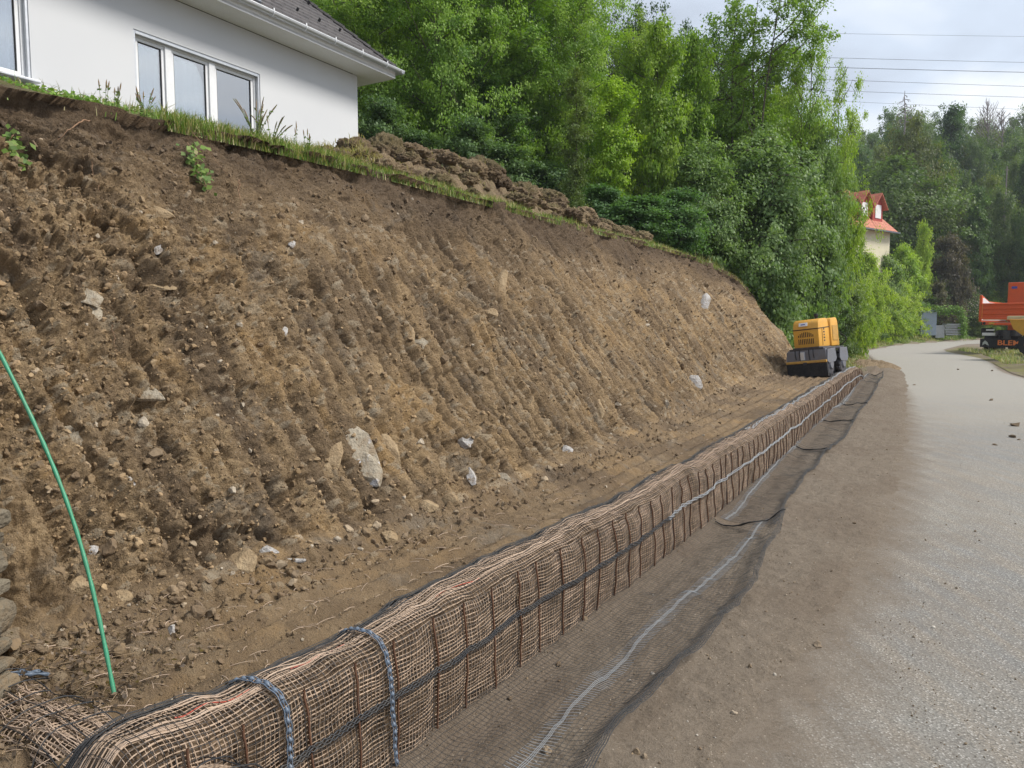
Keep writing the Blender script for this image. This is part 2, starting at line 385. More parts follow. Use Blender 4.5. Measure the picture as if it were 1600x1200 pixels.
M['black'] = paint('black_rubber', (0.016, 0.016, 0.018), .75, .22, (0.12, 0.1, 0.075), 8)
M['dmetal'] = paint('dark_machine_steel', (0.05, 0.05, 0.06), .5, .5, (0.16, 0.125, 0.09), 9, .3)
M['gmetal'] = paint('grey_machine_steel', (0.16, 0.165, 0.19), .5, .5, (0.14, 0.11, 0.08), 9, .3)
M['yellow'] = paint('yellow_machine_paint', (0.62, 0.32, 0.045), .45, .35, (0.30, 0.17, 0.07), 5)
M['yellowdk'] = paint('muddy_yellow_paint', (0.45, 0.25, 0.05), .6, .7, (0.2, 0.14, 0.08), 9)
M['orange'] = paint('orange_truck_paint', (0.66, 0.10, 0.025), .4, .2, (0.25, 0.1, 0.06), 2)
M['orange2'] = paint('light_orange_paint', (0.75, 0.26, 0.05), .4, .2, (0.25, 0.12, 0.06), 2)
M['cream'] = paint('cream_skip_rim', (0.62, 0.50, 0.30), .6, .25)
M['white'] = paint('white_plate', (0.72, 0.72, 0.72), .5, .12)
M['blue'] = paint('blue_print', (0.05, 0.08, 0.35), .5, .05)
M['cabinet'] = paint('grey_blue_cabinet', (0.26, 0.31, 0.38), .45, .15)
M['slabgrey'] = paint('stone_slabs', (0.36, 0.37, 0.38), .8, .3)
M['brickred'] = paint('red_dormer_paint', (0.36, 0.05, 0.04), .7, .15)
M['creamwall'] = paint('cream_house_wall', (0.62, 0.57, 0.42), .9, .12, scale=1)
M['wood'] = paint('weathered_wood', (0.25, 0.18, 0.11), .9, .4)
M['wire'] = paint('power_wire', (0.10, 0.11, 0.13), .5, .05)
M['root'] = paint('root_bark', (0.22, 0.13, 0.075), .9, .3, scale=20)
M['deadbark'] = paint('dead_grey_bark', (0.22, 0.19, 0.18), .9, .3, scale=3)
M['lettering'] = paint('orange_lettering', (0.80, 0.22, 0.06), .5, .05)

# ------------------------------------------------------------------ curves of the cutting, in (t, p)
def fit(pts, deg, lo=None, hi=None):
    pts = sorted(pts); a = np.array(pts); c = np.polyfit(a[:, 0], a[:, 1], deg)
    lo = a[0, 0] if lo is None else lo; hi = a[-1, 0] if hi is None else hi
    return lambda t: np.polyval(c, np.clip(t, lo, hi))
base_px = [(690, 1170), (860, 1007), (1000, 897), (1130, 810), (1200, 740), (1280, 662), (1335, 610), (1362, 592)]
base_tp = [tp(ongr(*q)) for q in base_px]
pg = fit(base_tp, 3, lo=1.0)
ZB = 0.49
toe_px = [(90, 960), (300, 925), (450, 900), (560, 868), (620, 848), (700, 810), (800, 765), (867, 737), (950, 697), (1067, 645), (1133, 614), (1200, 592), (1237, 582)]
toe_tp = [tp(ongr(q[0], q[1], ZB)) for q in toe_px]
ptoe = fit(toe_tp, 3)
crest_px = [(0, 144), (188, 186), (400, 226), (550, 258), (726, 312), (865, 346), (1000, 380), (1100, 410), (1150, 437)]
def crest_solve(px, py, slope=R(54)):
    d = ray(px, py); best = None
    for k in np.linspace(2, 40, 8000):
        P = d * k + np.array([0, 0, CAMH]); t, p = tp(P)
        e_ = (p - ptoe(t)) * math.tan(slope) - (P[2] - ZB)
        if best is None or abs(e_) < best[0]: best = (abs(e_), t, p, P[2])
    return best[1:]
cr = [crest_solve(*q) for q in crest_px]
print('crest', [tuple(round(v, 2) for v in c) for c in cr])
print('base', [(round(a, 2), round(b, 2)) for a, b in base_tp]); print('toe', [(round(a, 2), round(b, 2)) for a, b in toe_tp])
tE = cr[-1][0]                                    # where the full-height cut ends
pc_ = fit([(c[0], c[1]) for c in cr], 3); zc_ = fit([(c[0], c[2]) for c in cr], 4)
def endf(t): return 1 - sst(tE - .3, tE + 3.6, t)
def zcr(t): return ZB + (zc_(t) - ZB) * endf(t) - 0.45 * (1 - endf(t))
def pcr(t): return ptoe(t) + (pc_(t) - ptoe(t)) * (0.12 + 0.88 * endf(t))
def zbench(t): return ZB - 0.02 - 0.45 * sst(tE + .5, tE + 4, t) - 0.05 * sst(2.2, 1.0, t)

# far hillside
Eline = np.array([(7.5, 12), (11.3, 22.5), (15, 31), (21.5, 46), (31.5, 60), (45, 74), (62, 86), (95, 100), (200, 130)], float)
def eside(X, Y):
    """signed distance to the left of the far road edge"""
    X = np.asarray(X, float); Y = np.asarray(Y, float); best = np.full(X.shape, 1e9); sg = np.ones(X.shape)
    for a, b in zip(Eline[:-1], Eline[1:]):
        ab = b - a; L = ab @ ab
        k = np.clip(((X - a[0]) * ab[0] + (Y - a[1]) * ab[1]) / L, 0, 1)
        ex = X - a[0] - k * ab[0]; ey = Y - a[1] - k * ab[1]; d = np.hypot(ex, ey); s_ = np.where(ab[0] * ey - ab[1] * ex > 0, 1.0, -1.0)
        nr = d < best; best = np.where(nr, d, best); sg = np.where(nr, s_, sg)
    return best * sg
def h2(X, Y):
    d = np.maximum(eside(X, Y), 0)
    h = 0.22 * np.minimum(d, 3) + 0.36 * np.maximum(d - 3, 0)
    h = h * (1 - sst(120, 260, d)) + sst(120, 260, d) * 42
    return np.minimum(h, 42 + 0 * h)
def wgt(t): return 1 - sst(tE + 2.0, tE + 9.0, t)
def h1(t, p):
    z0 = zcr(t); q = p - pcr(t)
    zz = z0 + 0.24 * sst(-.1, .9, q) * endf(t) + (4.5 - z0) * sst(0.8, 8.0, q) * .97 + 0.30 * np.maximum(p - 17, 0)
    return np.minimum(zz, 22)
def ground_h(X, Y):
    t = X * D[0] + Y * D[1]; p = X * N[0] + Y * N[1]
    k = wgt(t); left = p > pcr(t)
    return np.where(left, k * h1(t, p) + (1 - k) * h2(X, Y), np.where(t > tE, (1 - k) * h2(X, Y), 0.0))
def gh(X, Y): return float(ground_h(np.array([X], float), np.array([Y], float))[0])

# ------------------------------------------------------------------ ground to the horizon
def build_ground():
    na, nr = 360, 190
    an = np.linspace(0, 2 * math.pi, na); rr = np.concatenate([[0.0], np.geomspace(0.4, 420, nr - 1)])
    A, Rr = np.meshgrid(an, rr, indexing='ij'); X = Rr * np.sin(A); Y = Rr * np.cos(A)
    t = X * D[0] + Y * D[1]; k = wgt(t)
    Z = (1 - k) * h2(X, Y) - 0.012
    Z = Z + np.where(Y < -5, 0, 0) + 1.0 * sst(5, 14, -eside(X, Y) - 7.5) * sst(20, 40, Y) * 0
    npmesh('ground', np.stack([X, Y, Z], -1), gridfaces(na, nr)[:, ::-1], M['ground'])['kind'] = 'structure'
    # planted slope above and behind the cut and beyond the far road edge
    ts = np.concatenate([np.linspace(-14, tE, 110), np.linspace(tE + .3, tE + 11, 40)]); qs = np.concatenate([np.linspace(0.5, 8, 60), np.geomspace(8.3, 70, 50)])
    T, Q = np.meshgrid(ts, qs, indexing='ij'); P = pcr(T) + Q; X, Y = xy(T, P)
    k = wgt(T); Z = k * h1(T, P) + (1 - k) * h2(X, Y) - 0.03 + .05 * fbm(X * .8, Y * .8, seed=3) - 0.5 * sst(tE + 8, tE + 11, T)
    npmesh('hillside', np.stack([X, Y, Z], -1), gridfaces(len(ts), len(qs)), M['forest_floor'])['kind'] = 'structure'
    # verge strip left of the far road
    rows = []
    for i in np.linspace(1.05, len(Eline) - 1.01, 260):
        a = int(i); f = i - a; c = Eline[a] * (1 - f) + Eline[a + 1] * f; d = Eline[a + 1] - Eline[a]; d = d / np.linalg.norm(d); rows.append((c, np.array([-d[1], d[0]])))
    qs = np.linspace(-0.2, 16, 50); V = []
    for c, n_ in rows:
        for q in qs: V.append((c[0] + n_[0] * q, c[1] + n_[1] * q))
    V = np.array(V); T = V @ D
    Z = ground_h(V[:, 0], V[:, 1]); Z = np.where(T < tE + 9, (1 - wgt(T)) * h2(V[:, 0], V[:, 1]), Z) + .05 * vn(V[:, 0] * 2, V[:, 1] * 2) + .012
    npmesh('verge', np.concatenate([V, Z[:, None]], 1), gridfaces(260, 50), M['turf'])['kind'] = 'structure'
build_ground()

# ------------------------------------------------------------------ road
rl_px = [(1120, 1290), (1215, 1150), (1310, 1020), (1362, 930), (1402, 840), (1424, 740), (1426, 660), (1416, 615), (1398, 590), (1372, 568), (1349, 549)]
rl = [(0.2, -30.0), (0.6, -6.0), (0.75, 0.0)] + [tuple(ongr(*q)[:2]) for q in rl_px] + [tuple(q) for q in Eline[4:]]
rr_ = [(9.5, -30.0), (8.2, -6.0), (8.6, 0.0), (10.2, 8.0), (14, 18.0), (17.0, 25.5), (20.3, 31), (23.2, 36.5), (24.8, 41), (27.5, 47), (37, 60), (52, 69), (80, 83), (150, 106), (230, 118)]
def resamp(pts, n):
    a = np.array(pts, float); s_ = np.concatenate([[0], np.cumsum(np.linalg.norm(np.diff(a, axis=0), axis=1))]); s_ /= s_[-1]
    k = np.linspace(0, 1, n) ** 1.6; k = np.sort(np.concatenate([k]))
    return np.stack([np.interp(k, s_, a[:, 0]), np.interp(k, s_, a[:, 1])], 1)
def smooth_line(a, it=8):
    for _ in range(it): a[1:-1] = .25 * a[:-2] + .5 * a[1:-1] + .25 * a[2:]
    return a
def build_road():
    n, m = 500, 60
    L = smooth_line(resamp(rl, n)); Rt = smooth_line(resamp(rr_, n)); 
    L[:, 0] += .05 * (vn(L[:, 1] * 2.2, 0 * L[:, 1]) - .5) + .02 * (vn(L[:, 1] * 9, 0 * L[:, 1]) - .5)
    k = np.linspace(0, 1, m) ** 1.3
    u_ = (Rt - L) / np.linalg.norm(Rt - L, axis=1, keepdims=True); L = L - u_ * 0.9 * sst(33, 22, L[:, 1])[:, None]
    V = L[:, None] * (1 - k)[None, :, None] + Rt[:, None] * k[None, :, None]
    wd = np.linalg.norm(Rt - L, axis=1); global RL_TP; RL_TP = np.stack([L @ D, L @ N], 1)
    ed = np.minimum(k[None] * wd[:, None], (1 - k)[None] * wd[:, None] * 1.3)
    ed = ed - .9 * sst(33, 22, L[:, 1])[:, None] * (k[None] * wd[:, None] <= (1 - k)[None] * wd[:, None])
    far = sst(9, 20, V[..., 1])
    z = 0.004 + 0 * V[..., :1] - .035 * (sst(.55, 0, k[None] * wd[:, None]) * sst(33, 22, V[..., 1]))[..., None]
    npmesh('road', np.concatenate([V, z], -1), gridfaces(n, m)[:, ::-1], M['road'], attrs={'edge': ed.ravel(), 'far': far.ravel()})['kind'] = 'structure'
build_road()

# grassy island under the lorry, right of the road
def build_island():
    n, m = 90, 60
    Rt = np.array([(13.5, 17), (17.0, 25.0), (20.2, 30.8), (23.0, 36.2), (24.4, 40), (26.5, 45.2), (33, 54)], float); Rt = smooth_line(resamp(Rt, n), 3)
    d = np.gradient(Rt, axis=0); d /= np.linalg.norm(d, axis=1, keepdims=True); nn = np.stack([d[:, 1], -d[:, 0]], 1)
    q = np.linspace(0, 1, m) ** 1.5 * 22
    V = Rt[:, None] + nn[:, None] * q[None, :, None]; X = V[..., 0]; Y = V[..., 1]
    Z = .02 + .24 * sst(0, 3.2, q)[None] * sst(22, 30, Y) * (1 - sst(38, 41, Y)) + (.06 * vn(X * 2, Y * 2) + .03 * vn(X * 9, Y * 9)) * sst(0, 1.2, q)[None] - .015
    gr = sst(.40, .6, vn(X * .9, Y * .9, seed=4) + .35 * sst(2.5, 0, q)[None]) * sst(.2, .6, vn(X * 5, Y * 5))
    npmesh('island', np.concatenate([V, Z[..., None]], -1), gridfaces(n, m)[:, ::-1], M['dirt'], attrs={'grassy': gr.ravel(), 'dark': 0 * gr.ravel(), 'stone': 0 * gr.ravel()})['kind'] = 'structure'
build_island()

# ------------------------------------------------------------------ dirt shoulder between gabion and road
def shoulder_z(t, p):
    q = pg(t) - p          # metres towards the road
    z = 0.018 * sst(2.2, .2, q) + 0.012 * fbm(t * 3, p * 3, seed=11) + .010 * fbm(t * 14, p * 14, seed=12, oct=3) * sst(2.2, .6, q)
    z = z + 0.05 * sst(.18, 0.0, q) + .10 * sst(tE - 1.5, tE + 1.2, t) * sst(1.5, .1, q)
    o_ = np.argsort(RL_TP[:, 0]); qr = pg(t) - np.interp(t, RL_TP[o_, 0], RL_TP[o_, 1])
    return z + .004 - .06 * sst(qr + .25, qr + .9, q)
def build_shoulder():
    nu, nv = 1100, 300
    y = np.linspace(1 / 1.3, 1 / 27.0, nu // 2); y = np.sort(np.concatenate([1 / y, np.geomspace(1.3, 27, nu - nu // 2)])); t = y / .887 - .7
    q = np.linspace(-.45, 2.4, nv); T, Q = np.meshgrid(t, q, indexing='ij'); P = pg(T) - Q
    Z = shoulder_z(T, P); clod = worley(T * 22, P * 22, 3)
    Z = Z + .012 * np.maximum(0, .35 - clod[0]) * (clod[2] > .72) * sst(2.4, 1.8, Q)
    X, Y = xy(T, P)
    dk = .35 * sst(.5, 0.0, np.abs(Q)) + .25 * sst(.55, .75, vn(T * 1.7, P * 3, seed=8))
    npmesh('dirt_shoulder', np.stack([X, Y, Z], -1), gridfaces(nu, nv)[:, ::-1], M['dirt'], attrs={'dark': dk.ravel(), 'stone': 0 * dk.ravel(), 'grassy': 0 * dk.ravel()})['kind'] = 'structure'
build_shoulder()

# ------------------------------------------------------------------ the cut bank (bench + face + sod edge)
def face_disp(T, V, H):
    """outward displacement of the cut face; T along, V up the face in metres, H face length"""
    k = V / H; near = sst(8.5, 2.0, T)
    d = .13 * fbm(T * .9, V * .9, seed=21, oct=3)
    wx = T + .09 * fbm(T * 2.1, V * 2.1, seed=81, oct=3) + .012 * fbm(T * 21, V * 21, seed=85, oct=3); wv = V + .09 * fbm(T * 2.1, V * 2.1, seed=82, oct=3) + .012 * fbm(T * 21, V * 21, seed=86, oct=3)
    d = d + .050 * fbm(wx * 2.6, wv * 2.8, seed=22, oct=6, gain=.6)
    w_ = T + .05 * V + .08 * fbm(T * 1.1, V * .7, seed=23, oct=3) + .022 * fbm(T * 6, V * 2, seed=24, oct=2) + .012 * fbm(T * 24, V * 10, seed=88, oct=2)
    gz = .135; ph = w_ / gz; sid = np.floor(ph); fr = ph - sid
    amp = _h(sid, np.floor(V * .75 + 3 * _h(sid, sid * 0, sid * 0, 3)), sid * 0, 4)
    prof = np.minimum(sst(0, .55, fr), sst(1.0, .80, fr))
    gm = sst(.30, .52, vn(T * .7, V * .8, seed=25)) * (.45 + .55 * sst(2.5, 6, T)) * sst(1.02, .85, k) * (.45 + .75 * sst(.85, .25, k))
    gm = np.maximum(gm, .8 * sst(3.5, 7.0, T) * sst(1.02, .85, k) * sst(.1, .4, vn(T * .8, V * 1.1, seed=89)))
    d = d * (1 - .3 * gm) - .17 * gm * (1 - prof) * (.25 + .75 * amp) * (1 + .4 * sst(5, 13, T))
    bp = w_ / .78; bs = np.floor(bp); bf = bp - bs
    d = d + .05 * (_h(bs, bs * 0, bs * 0, 8) - .5) * sst(0, .08, bf) * sst(1, .92, bf) * sst(1, .8, k)
    rough = (.6 + .8 * sst(.35, .7, vn(T * .9, V * 1.2, seed=29))) * (1 - .6 * gm)
    l1, c1, i1 = blocks(wx * 5.0, wv * 6.0, 26); l2, c2, i2 = blocks(wx * 12.5, wv * 15, 27); l3, c3, i3 = blocks(wx * 31, wv * 34, 28)
    gk = np.clip(np.maximum(.75 * gm, .9 * sst(2.6, 6.5, T)), 0, 1)
    lB, cB, iB = blocks(wx * 12 + .05, wv * 3.2, 47); l2 = l2 * (1 - gk) + lB * gk; c2 = c2 * (1 - gk) + cB * gk; i2m = i2 * (1 - gk) + iB * gk
    l1 = l1 * (1 - .7 * gk); c1 = c1 + .5 * gk
    keep1 = (i1 > .35)
    d = d + rough * (.040 * l1 * keep1 * (.4 + .6 * near) + .022 * l2 + .011 * l3)
    d = d - rough * (.032 * sst(.12, 0, c1) * keep1 * (.4 + .6 * near) + .022 * sst(.14, 0, c2) + .011 * sst(.18, 0, c3))
    d = d + .022 * fbm(T * 26, V * 24, seed=30, oct=4, gain=.85) + .03 * sst(4, 12, T) * fbm(wx * 8, wv * 5, seed=87, oct=3, gain=.75)
    hole = sst(.62, .74, vn(wx * 3.4, wv * 5.2, seed=31)) * (.3 + .7 * near)
    d = d - .075 * hole * rough - .040 * sst(.62, .78, vn(wx * 8.5, wv * 9.5, seed=32)) * rough
    tone = np.clip(.5 + (1.1 - .55 * gk) * (i2m - .5) * (.6 + .4 * i3) + (.5 - .4 * gk) * (i1 - .5) + (.6 - .25 * gk) * (i3 - .5), 0, 1)
    stone = (i2 > .955) * (c2 > .06) * .6 + (i3 > .93) * (c3 > .08) * .75
    return d, stone, tone
def build_bank():
    nu = 1350
    y0, y1 = 1.5, 27.0
    a = 1 / np.linspace(1 / y0, 1 / y1, nu // 2); b = np.geomspace(y0, y1, nu - nu // 2); t = np.sort(np.concatenate([a, b])) / .887 - 1.4
    t = np.linspace(0, 1, nu) * 0 + t
    nb, nf, ng = 190, 470, 46
    tp_ = ptoe(t)[:, None]; g0 = (pg(t) + .14)[:, None]; T = t[:, None]
    kb = np.linspace(0, 1, nb, endpoint=False)[None]; Pb = g0 + (tp_ - g0) * kb
    zb = zbench(T) + .0 * Pb
    ruts = .018 * np.sin((Pb - pg(T)) * 2 * math.pi / .17 + 1.5 * fbm(T * .6, Pb, seed=50)) * sst(.3, .5, vn(T * .5, Pb * 2.5, seed=51))
    Zb = zb + ruts + .02 * fbm(T * 1.6, Pb * 2, seed=52) + .010 * fbm(T * 12, Pb * 12, seed=53, oct=4, gain=.65)
    w1, _, wi = worley(T * 14 + 0 * Pb, Pb * 14 + 0 * T, 54)
    loose = sst(.45, 0.95, kb) + .15
    Zb = Zb + .030 * loose * np.sqrt(np.clip(1 - (w1 / .42) ** 2, 0, 1)) * (wi > .55) + .07 * sst(.84, 1.0, kb) ** 2 + .03 * sst(.5, 1, kb) * fbm(T * 5, Pb * 5, seed=55)
    Zb = Zb - .03 * sst(.25, 0, kb)
    kf = np.linspace(0, 1, nf, endpoint=False)[None]
    pcc = pcr(t)[:, None]; zc = zcr(t)[:, None] + .02 * fbm(t * 3, t * 0, seed=60)[:, None]
    z0 = (zbench(T) + .07)
    run = pcc - tp_; rise = np.maximum(zc - z0, .02); H = np.hypot(run, rise)
    k2 = kf - .10 * np.sin(kf * math.pi) * 0
    bow = .10 * np.sin(kf * math.pi) * np.clip(rise, 0, 1)             # slightly hollow near the toe, full above
    Pf = tp_ + run * (kf ** 1.0) ; Zf = z0 + rise * kf
    nx, nz = -rise / H, run / H                                          # outward normal in (p, z)
    d, stone, tone = face_disp(T + 0 * kf, kf * H, H + 0 * kf)
    env = sst(0, .05, kf) * np.minimum(1, rise / .8)
    d = d * env
    d = d - .055 * sst(.84, .96, kf) * (1 - sst(.97, 1.0, kf)) * np.clip(rise, 0, 1) * sst(.3, .8, vn(T * 4, kf * 8, seed=61)) - bow * sst(.6, .1, kf) * .6
    Pf = Pf + nx * d; Zf = Zf + nz * d
    # sod edge + grass behind
    kg = np.linspace(0, 1, ng)[None]; q = 1.7 * kg ** 1.5
    edge = .09 * fbm(t * 4, t * 0 + 5, seed=62)[:, None] + .03 * fbm(t * 15, t * 0, seed=63)[:, None]
    Pg = pcc - .05 + edge * (1 - kg) + q
    Zg = zcr(T) + .24 * sst(-.1, .9, q) * endf(T) + (4.5 - zcr(T)) * sst(.8, 8.0, q) * .97 * endf(T) + .025 * fbm(T * 5, Pg * 5, seed=64) + .02 - .25 * sst(.85, 1, kg)
    P = np.concatenate([Pb, Pf, Pg], 1); Z = np.concatenate([Zb, Zf, Zg], 1)
    # dark mound of loose topsoil at the left above the crest
    X, Y = xy(T, P)
    kk = np.concatenate([np.zeros((nu, nb)), kf + 0 * T, np.ones((nu, ng))], 1)
    TT = T + 0 * P
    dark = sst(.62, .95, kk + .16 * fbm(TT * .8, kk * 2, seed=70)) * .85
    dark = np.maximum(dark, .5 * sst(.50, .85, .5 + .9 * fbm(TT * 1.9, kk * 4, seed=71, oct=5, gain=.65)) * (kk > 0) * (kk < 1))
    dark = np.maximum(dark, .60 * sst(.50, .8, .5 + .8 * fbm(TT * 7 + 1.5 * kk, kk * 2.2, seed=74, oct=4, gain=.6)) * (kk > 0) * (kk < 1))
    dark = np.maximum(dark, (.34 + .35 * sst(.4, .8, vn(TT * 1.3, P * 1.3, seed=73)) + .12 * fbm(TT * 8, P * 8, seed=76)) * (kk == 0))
    tn_ = np.concatenate([np.clip(.5 + .6 * (wi - .5), 0, 1) + 0 * T, tone, np.full((nu, ng), .5)], 1)
    st = np.concatenate([(wi > .88) * (w1 < .3) * .5 * loose + 0 * T, stone * (kf < .8), np.zeros((nu, ng))], 1)
    gr = np.concatenate([np.zeros((nu, nb + nf)), sst(.02, .15, kg) * (.45 + .55 * sst(.35, .55, vn(T * 3, Pg * 3, seed=72))) * (1 - .9 * sst(2.9, 2.1, T)) + 0 * T], 1)
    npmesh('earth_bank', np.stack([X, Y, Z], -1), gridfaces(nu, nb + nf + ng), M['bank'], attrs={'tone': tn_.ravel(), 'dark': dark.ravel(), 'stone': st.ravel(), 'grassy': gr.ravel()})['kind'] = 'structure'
    return t, P, Z, nb, nf
bt, bP, bZ, nb_, nf_ = build_bank()
def bank_point(t, k):
    """a point on the built face: k 0 toe .. 1 crest (k<0: bench, -1 = gabion side)"""
    i = int(np.clip(np.searchsorted(bt, t), 0, len(bt) - 1))
    j = nb_ + int(k * (nf_ - 1)) if k >= 0 else int((1 + k) * (nb_ - 1))
    X, Y = xy(bt[i], bP[i, j]); return np.array([X, Y, bZ[i, j]])
BX, BY = xy(bt[:, None], bP)
_dz = BZp = None
_u = BX / BY * FPX; 
def _proj(X, Y, Z):
    z = Z - CAMH; dd = Y * ca - z * sa; vv = (Y * sa + z * ca) / dd
    return 800 + FPX * X / dd, 600 - FPX * vv
PXs, PYs = _proj(BX, BY, bZ)
def bank_at(px, py):
    """surface point of the bank seen at a pixel, with its (t, row)"""
    d2 = (PXs - px) ** 2 + (PYs - py) ** 2
    i, j = np.unravel_index(np.argmin(d2), d2.shape)
    return np.array([BX[i, j], BY[i, j], bZ[i, j]]), i, j

# ------------------------------------------------------------------ loose stones
def stone_protos(n, sub=1, seed=0):
    out_ = []
    for i in range(n):
        bm = bmesh.new(); bmesh.ops.create_icosphere(bm, subdivisions=sub, radius=1.0)
        V = np.array([v.co[:] for v in bm.verts]); F = np.array([[v.index for v in f.verts] for f in bm.faces]); bm.free()
        r_ = np.random.default_rng(seed + i)
        for _ in range(7):                           # chip flat facets off
            nn = r_.normal(size=3); nn /= np.linalg.norm(nn); dd = r_.uniform(.45, .8); e_ = V @ nn - dd; V = V - np.clip(e_, 0, None)[:, None] * nn
        out_.append((V * r_.uniform(.75, 1.2, 3) * np.array([1, 1, .8]), F))
    return out_
SP = stone_protos(8)
SP2 = [(V * (1 + .34 * fbm(V[:, 0] * 1.5 + i * 9, V[:, 1] * 1.5, V[:, 2] * 1.5, seed=i, oct=3, gain=.7))[:, None], F) for i, (V, F) in enumerate(stone_protos(10, 3, 40))]
def scatter(name, pts, sizes, cols, mat, label, cat_='stones', sink=.25, protos=SP):
    Vs, Fs, Cs, n = [], [], [], 0
    for P, s_, c in zip(pts, sizes, cols):
        V, F = SP2[rng.integers(len(SP2))] if s_ > .0135 else protos[rng.integers(len(protos))]
        q = rng.normal(size=4); q /= np.linalg.norm(q); w0, x, y, z = q
        Rm = np.array([[1 - 2 * (y * y + z * z), 2 * (x * y - z * w0), 2 * (x * z + y * w0)], [2 * (x * y + z * w0), 1 - 2 * (x * x + z * z), 2 * (y * z - x * w0)], [2 * (x * z - y * w0), 2 * (y * z + x * w0), 1 - 2 * (x * x + y * y)]])
        Vs.append((V * s_) @ Rm.T + P + np.array([0, 0, s_ * (.5 - sink)])); Fs.append(F + n); n += len(V); Cs.append(np.tile([*c, 1], (len(V), 1)))
    o = npmesh(name, np.concatenate(Vs), np.concatenate(Fs), mat, smooth=False, attrs={'Col': np.concatenate(Cs)})
    return tag(o, label, cat_, None, 'stuff')
PALE = np.array([(0.26, .19, .12), (.36, .28, .19), (.22, .16, .10), (.17, .115, .066), (.42, .36, .28), (.16, .11, .065), (.20, .14, .08)])
def colr(n, pale=.3):
    k = rng.random(n); i = np.where(k < pale, rng.integers(0, 5, n), rng.integers(5, 7, n)); return PALE[i] * rng.uniform(.8, 1.15, (n, 1))
def screen_t(n, lo=1.3, hi=24):            # t with a density that is even on the picture
    y = 1 / (1 / lo + rng.random(n) * (1 / hi - 1 / lo)); return y / .887 - .7
SOILC = np.array([(.27, .185, .10), (.31, .212, .118), (.21, .142, .078), (.34, .24, .135)])
n = 24000
tt = np.where(rng.random(n) < .8, screen_t(n, 2.2, 21), rng.uniform(.5, 20, n)); kk = rng.random(n) * .96
pts = [bank_point(a, b) for a, b in zip(tt, kk)]
dkc = np.clip((kk - .70) / .25, 0, 1)[:, None]; cc_ = SOILC[rng.integers(0, 4, n)] * rng.uniform(.7, 1.15, (n, 1)); cc_ = cc_ * (1 - dkc) + dkc * np.array([(.11, .08, .056)]) * rng.uniform(.7, 1.2, (n, 1))
scatter('face_clods', pts, np.clip(.0048 * np.exp(rng.normal(size=n) * .62), .002, .020) * (1 + .03 * tt), cc_, M['pebble'], 'crumbly brown soil clods covering the cut face', 'soil', sink=.5)
n = 2600
tt = np.where(rng.random(n) < .75, screen_t(n, 2.2, 20), rng.uniform(.5, 20, n)); kk = rng.random(n) ** 1.2 * .93
pts = [bank_point(a, b) for a, b in zip(tt, kk)]
scatter('embedded_stones', pts, np.clip(.0055 * np.exp(rng.normal(size=n) * .75), .003, .035) * (1 + .05 * tt), colr(n, .5), M['pebble'], 'small stones and clods sticking out of the raw cut earth face', sink=.45)
n = 4600
tt = np.where(rng.random(n) < .8, screen_t(n, 1.6, 18), rng.uniform(.3, 20, n)); kk = -(rng.random(n) ** 2.0)
pts = [bank_point(a, b) for a, b in zip(tt, kk)]
scatter('bench_rubble', pts, np.clip(.0048 * np.exp(rng.normal(size=n) * .62), .002, .026) * (1 + .4 * (kk > -.3)), colr(n, .22), M['pebble'], 'crumbled clods and stones lying along the foot of the cut face', sink=.2)
n = 7500
tt = np.where(rng.random(n) < .8, screen_t(n, 1.6, 25), rng.uniform(.3, 22, n)); qq = rng.random(n) ** .8 * 2.4 - .02
X, Y = xy(tt, pg(tt) - qq); Z = shoulder_z(tt, pg(tt) - qq)
scatter('shoulder_gravel', np.stack([X, Y, Z], 1), np.clip(.0034 * np.exp(rng.normal(size=n) * .55), .002, .022), np.clip(colr(n, .6) * np.array([1.1, 1.15, 1.25]), 0, .8), M['pebble'], 'loose grey and tan gravel strewn over the dirt shoulder')
n = 6000
X = rng.random(n) ** 1.6 * 9; Y = 1 / (1 / 1.5 + rng.random(n) * (1 / 25 - 1 / 1.5)); X = .75 + .42 * Y + (X * Y / 6 - .1 * Y)
scatter('road_gravel', np.stack([X, Y, 0 * X + .004], 1), np.clip(.003 * np.exp(rng.normal(size=n) * .5), .002, .014), np.clip(colr(n, .7) * np.array([1.1, 1.2, 1.35]), 0, .8), M['pebble'], 'fine loose chippings scattered on the grey road surface')

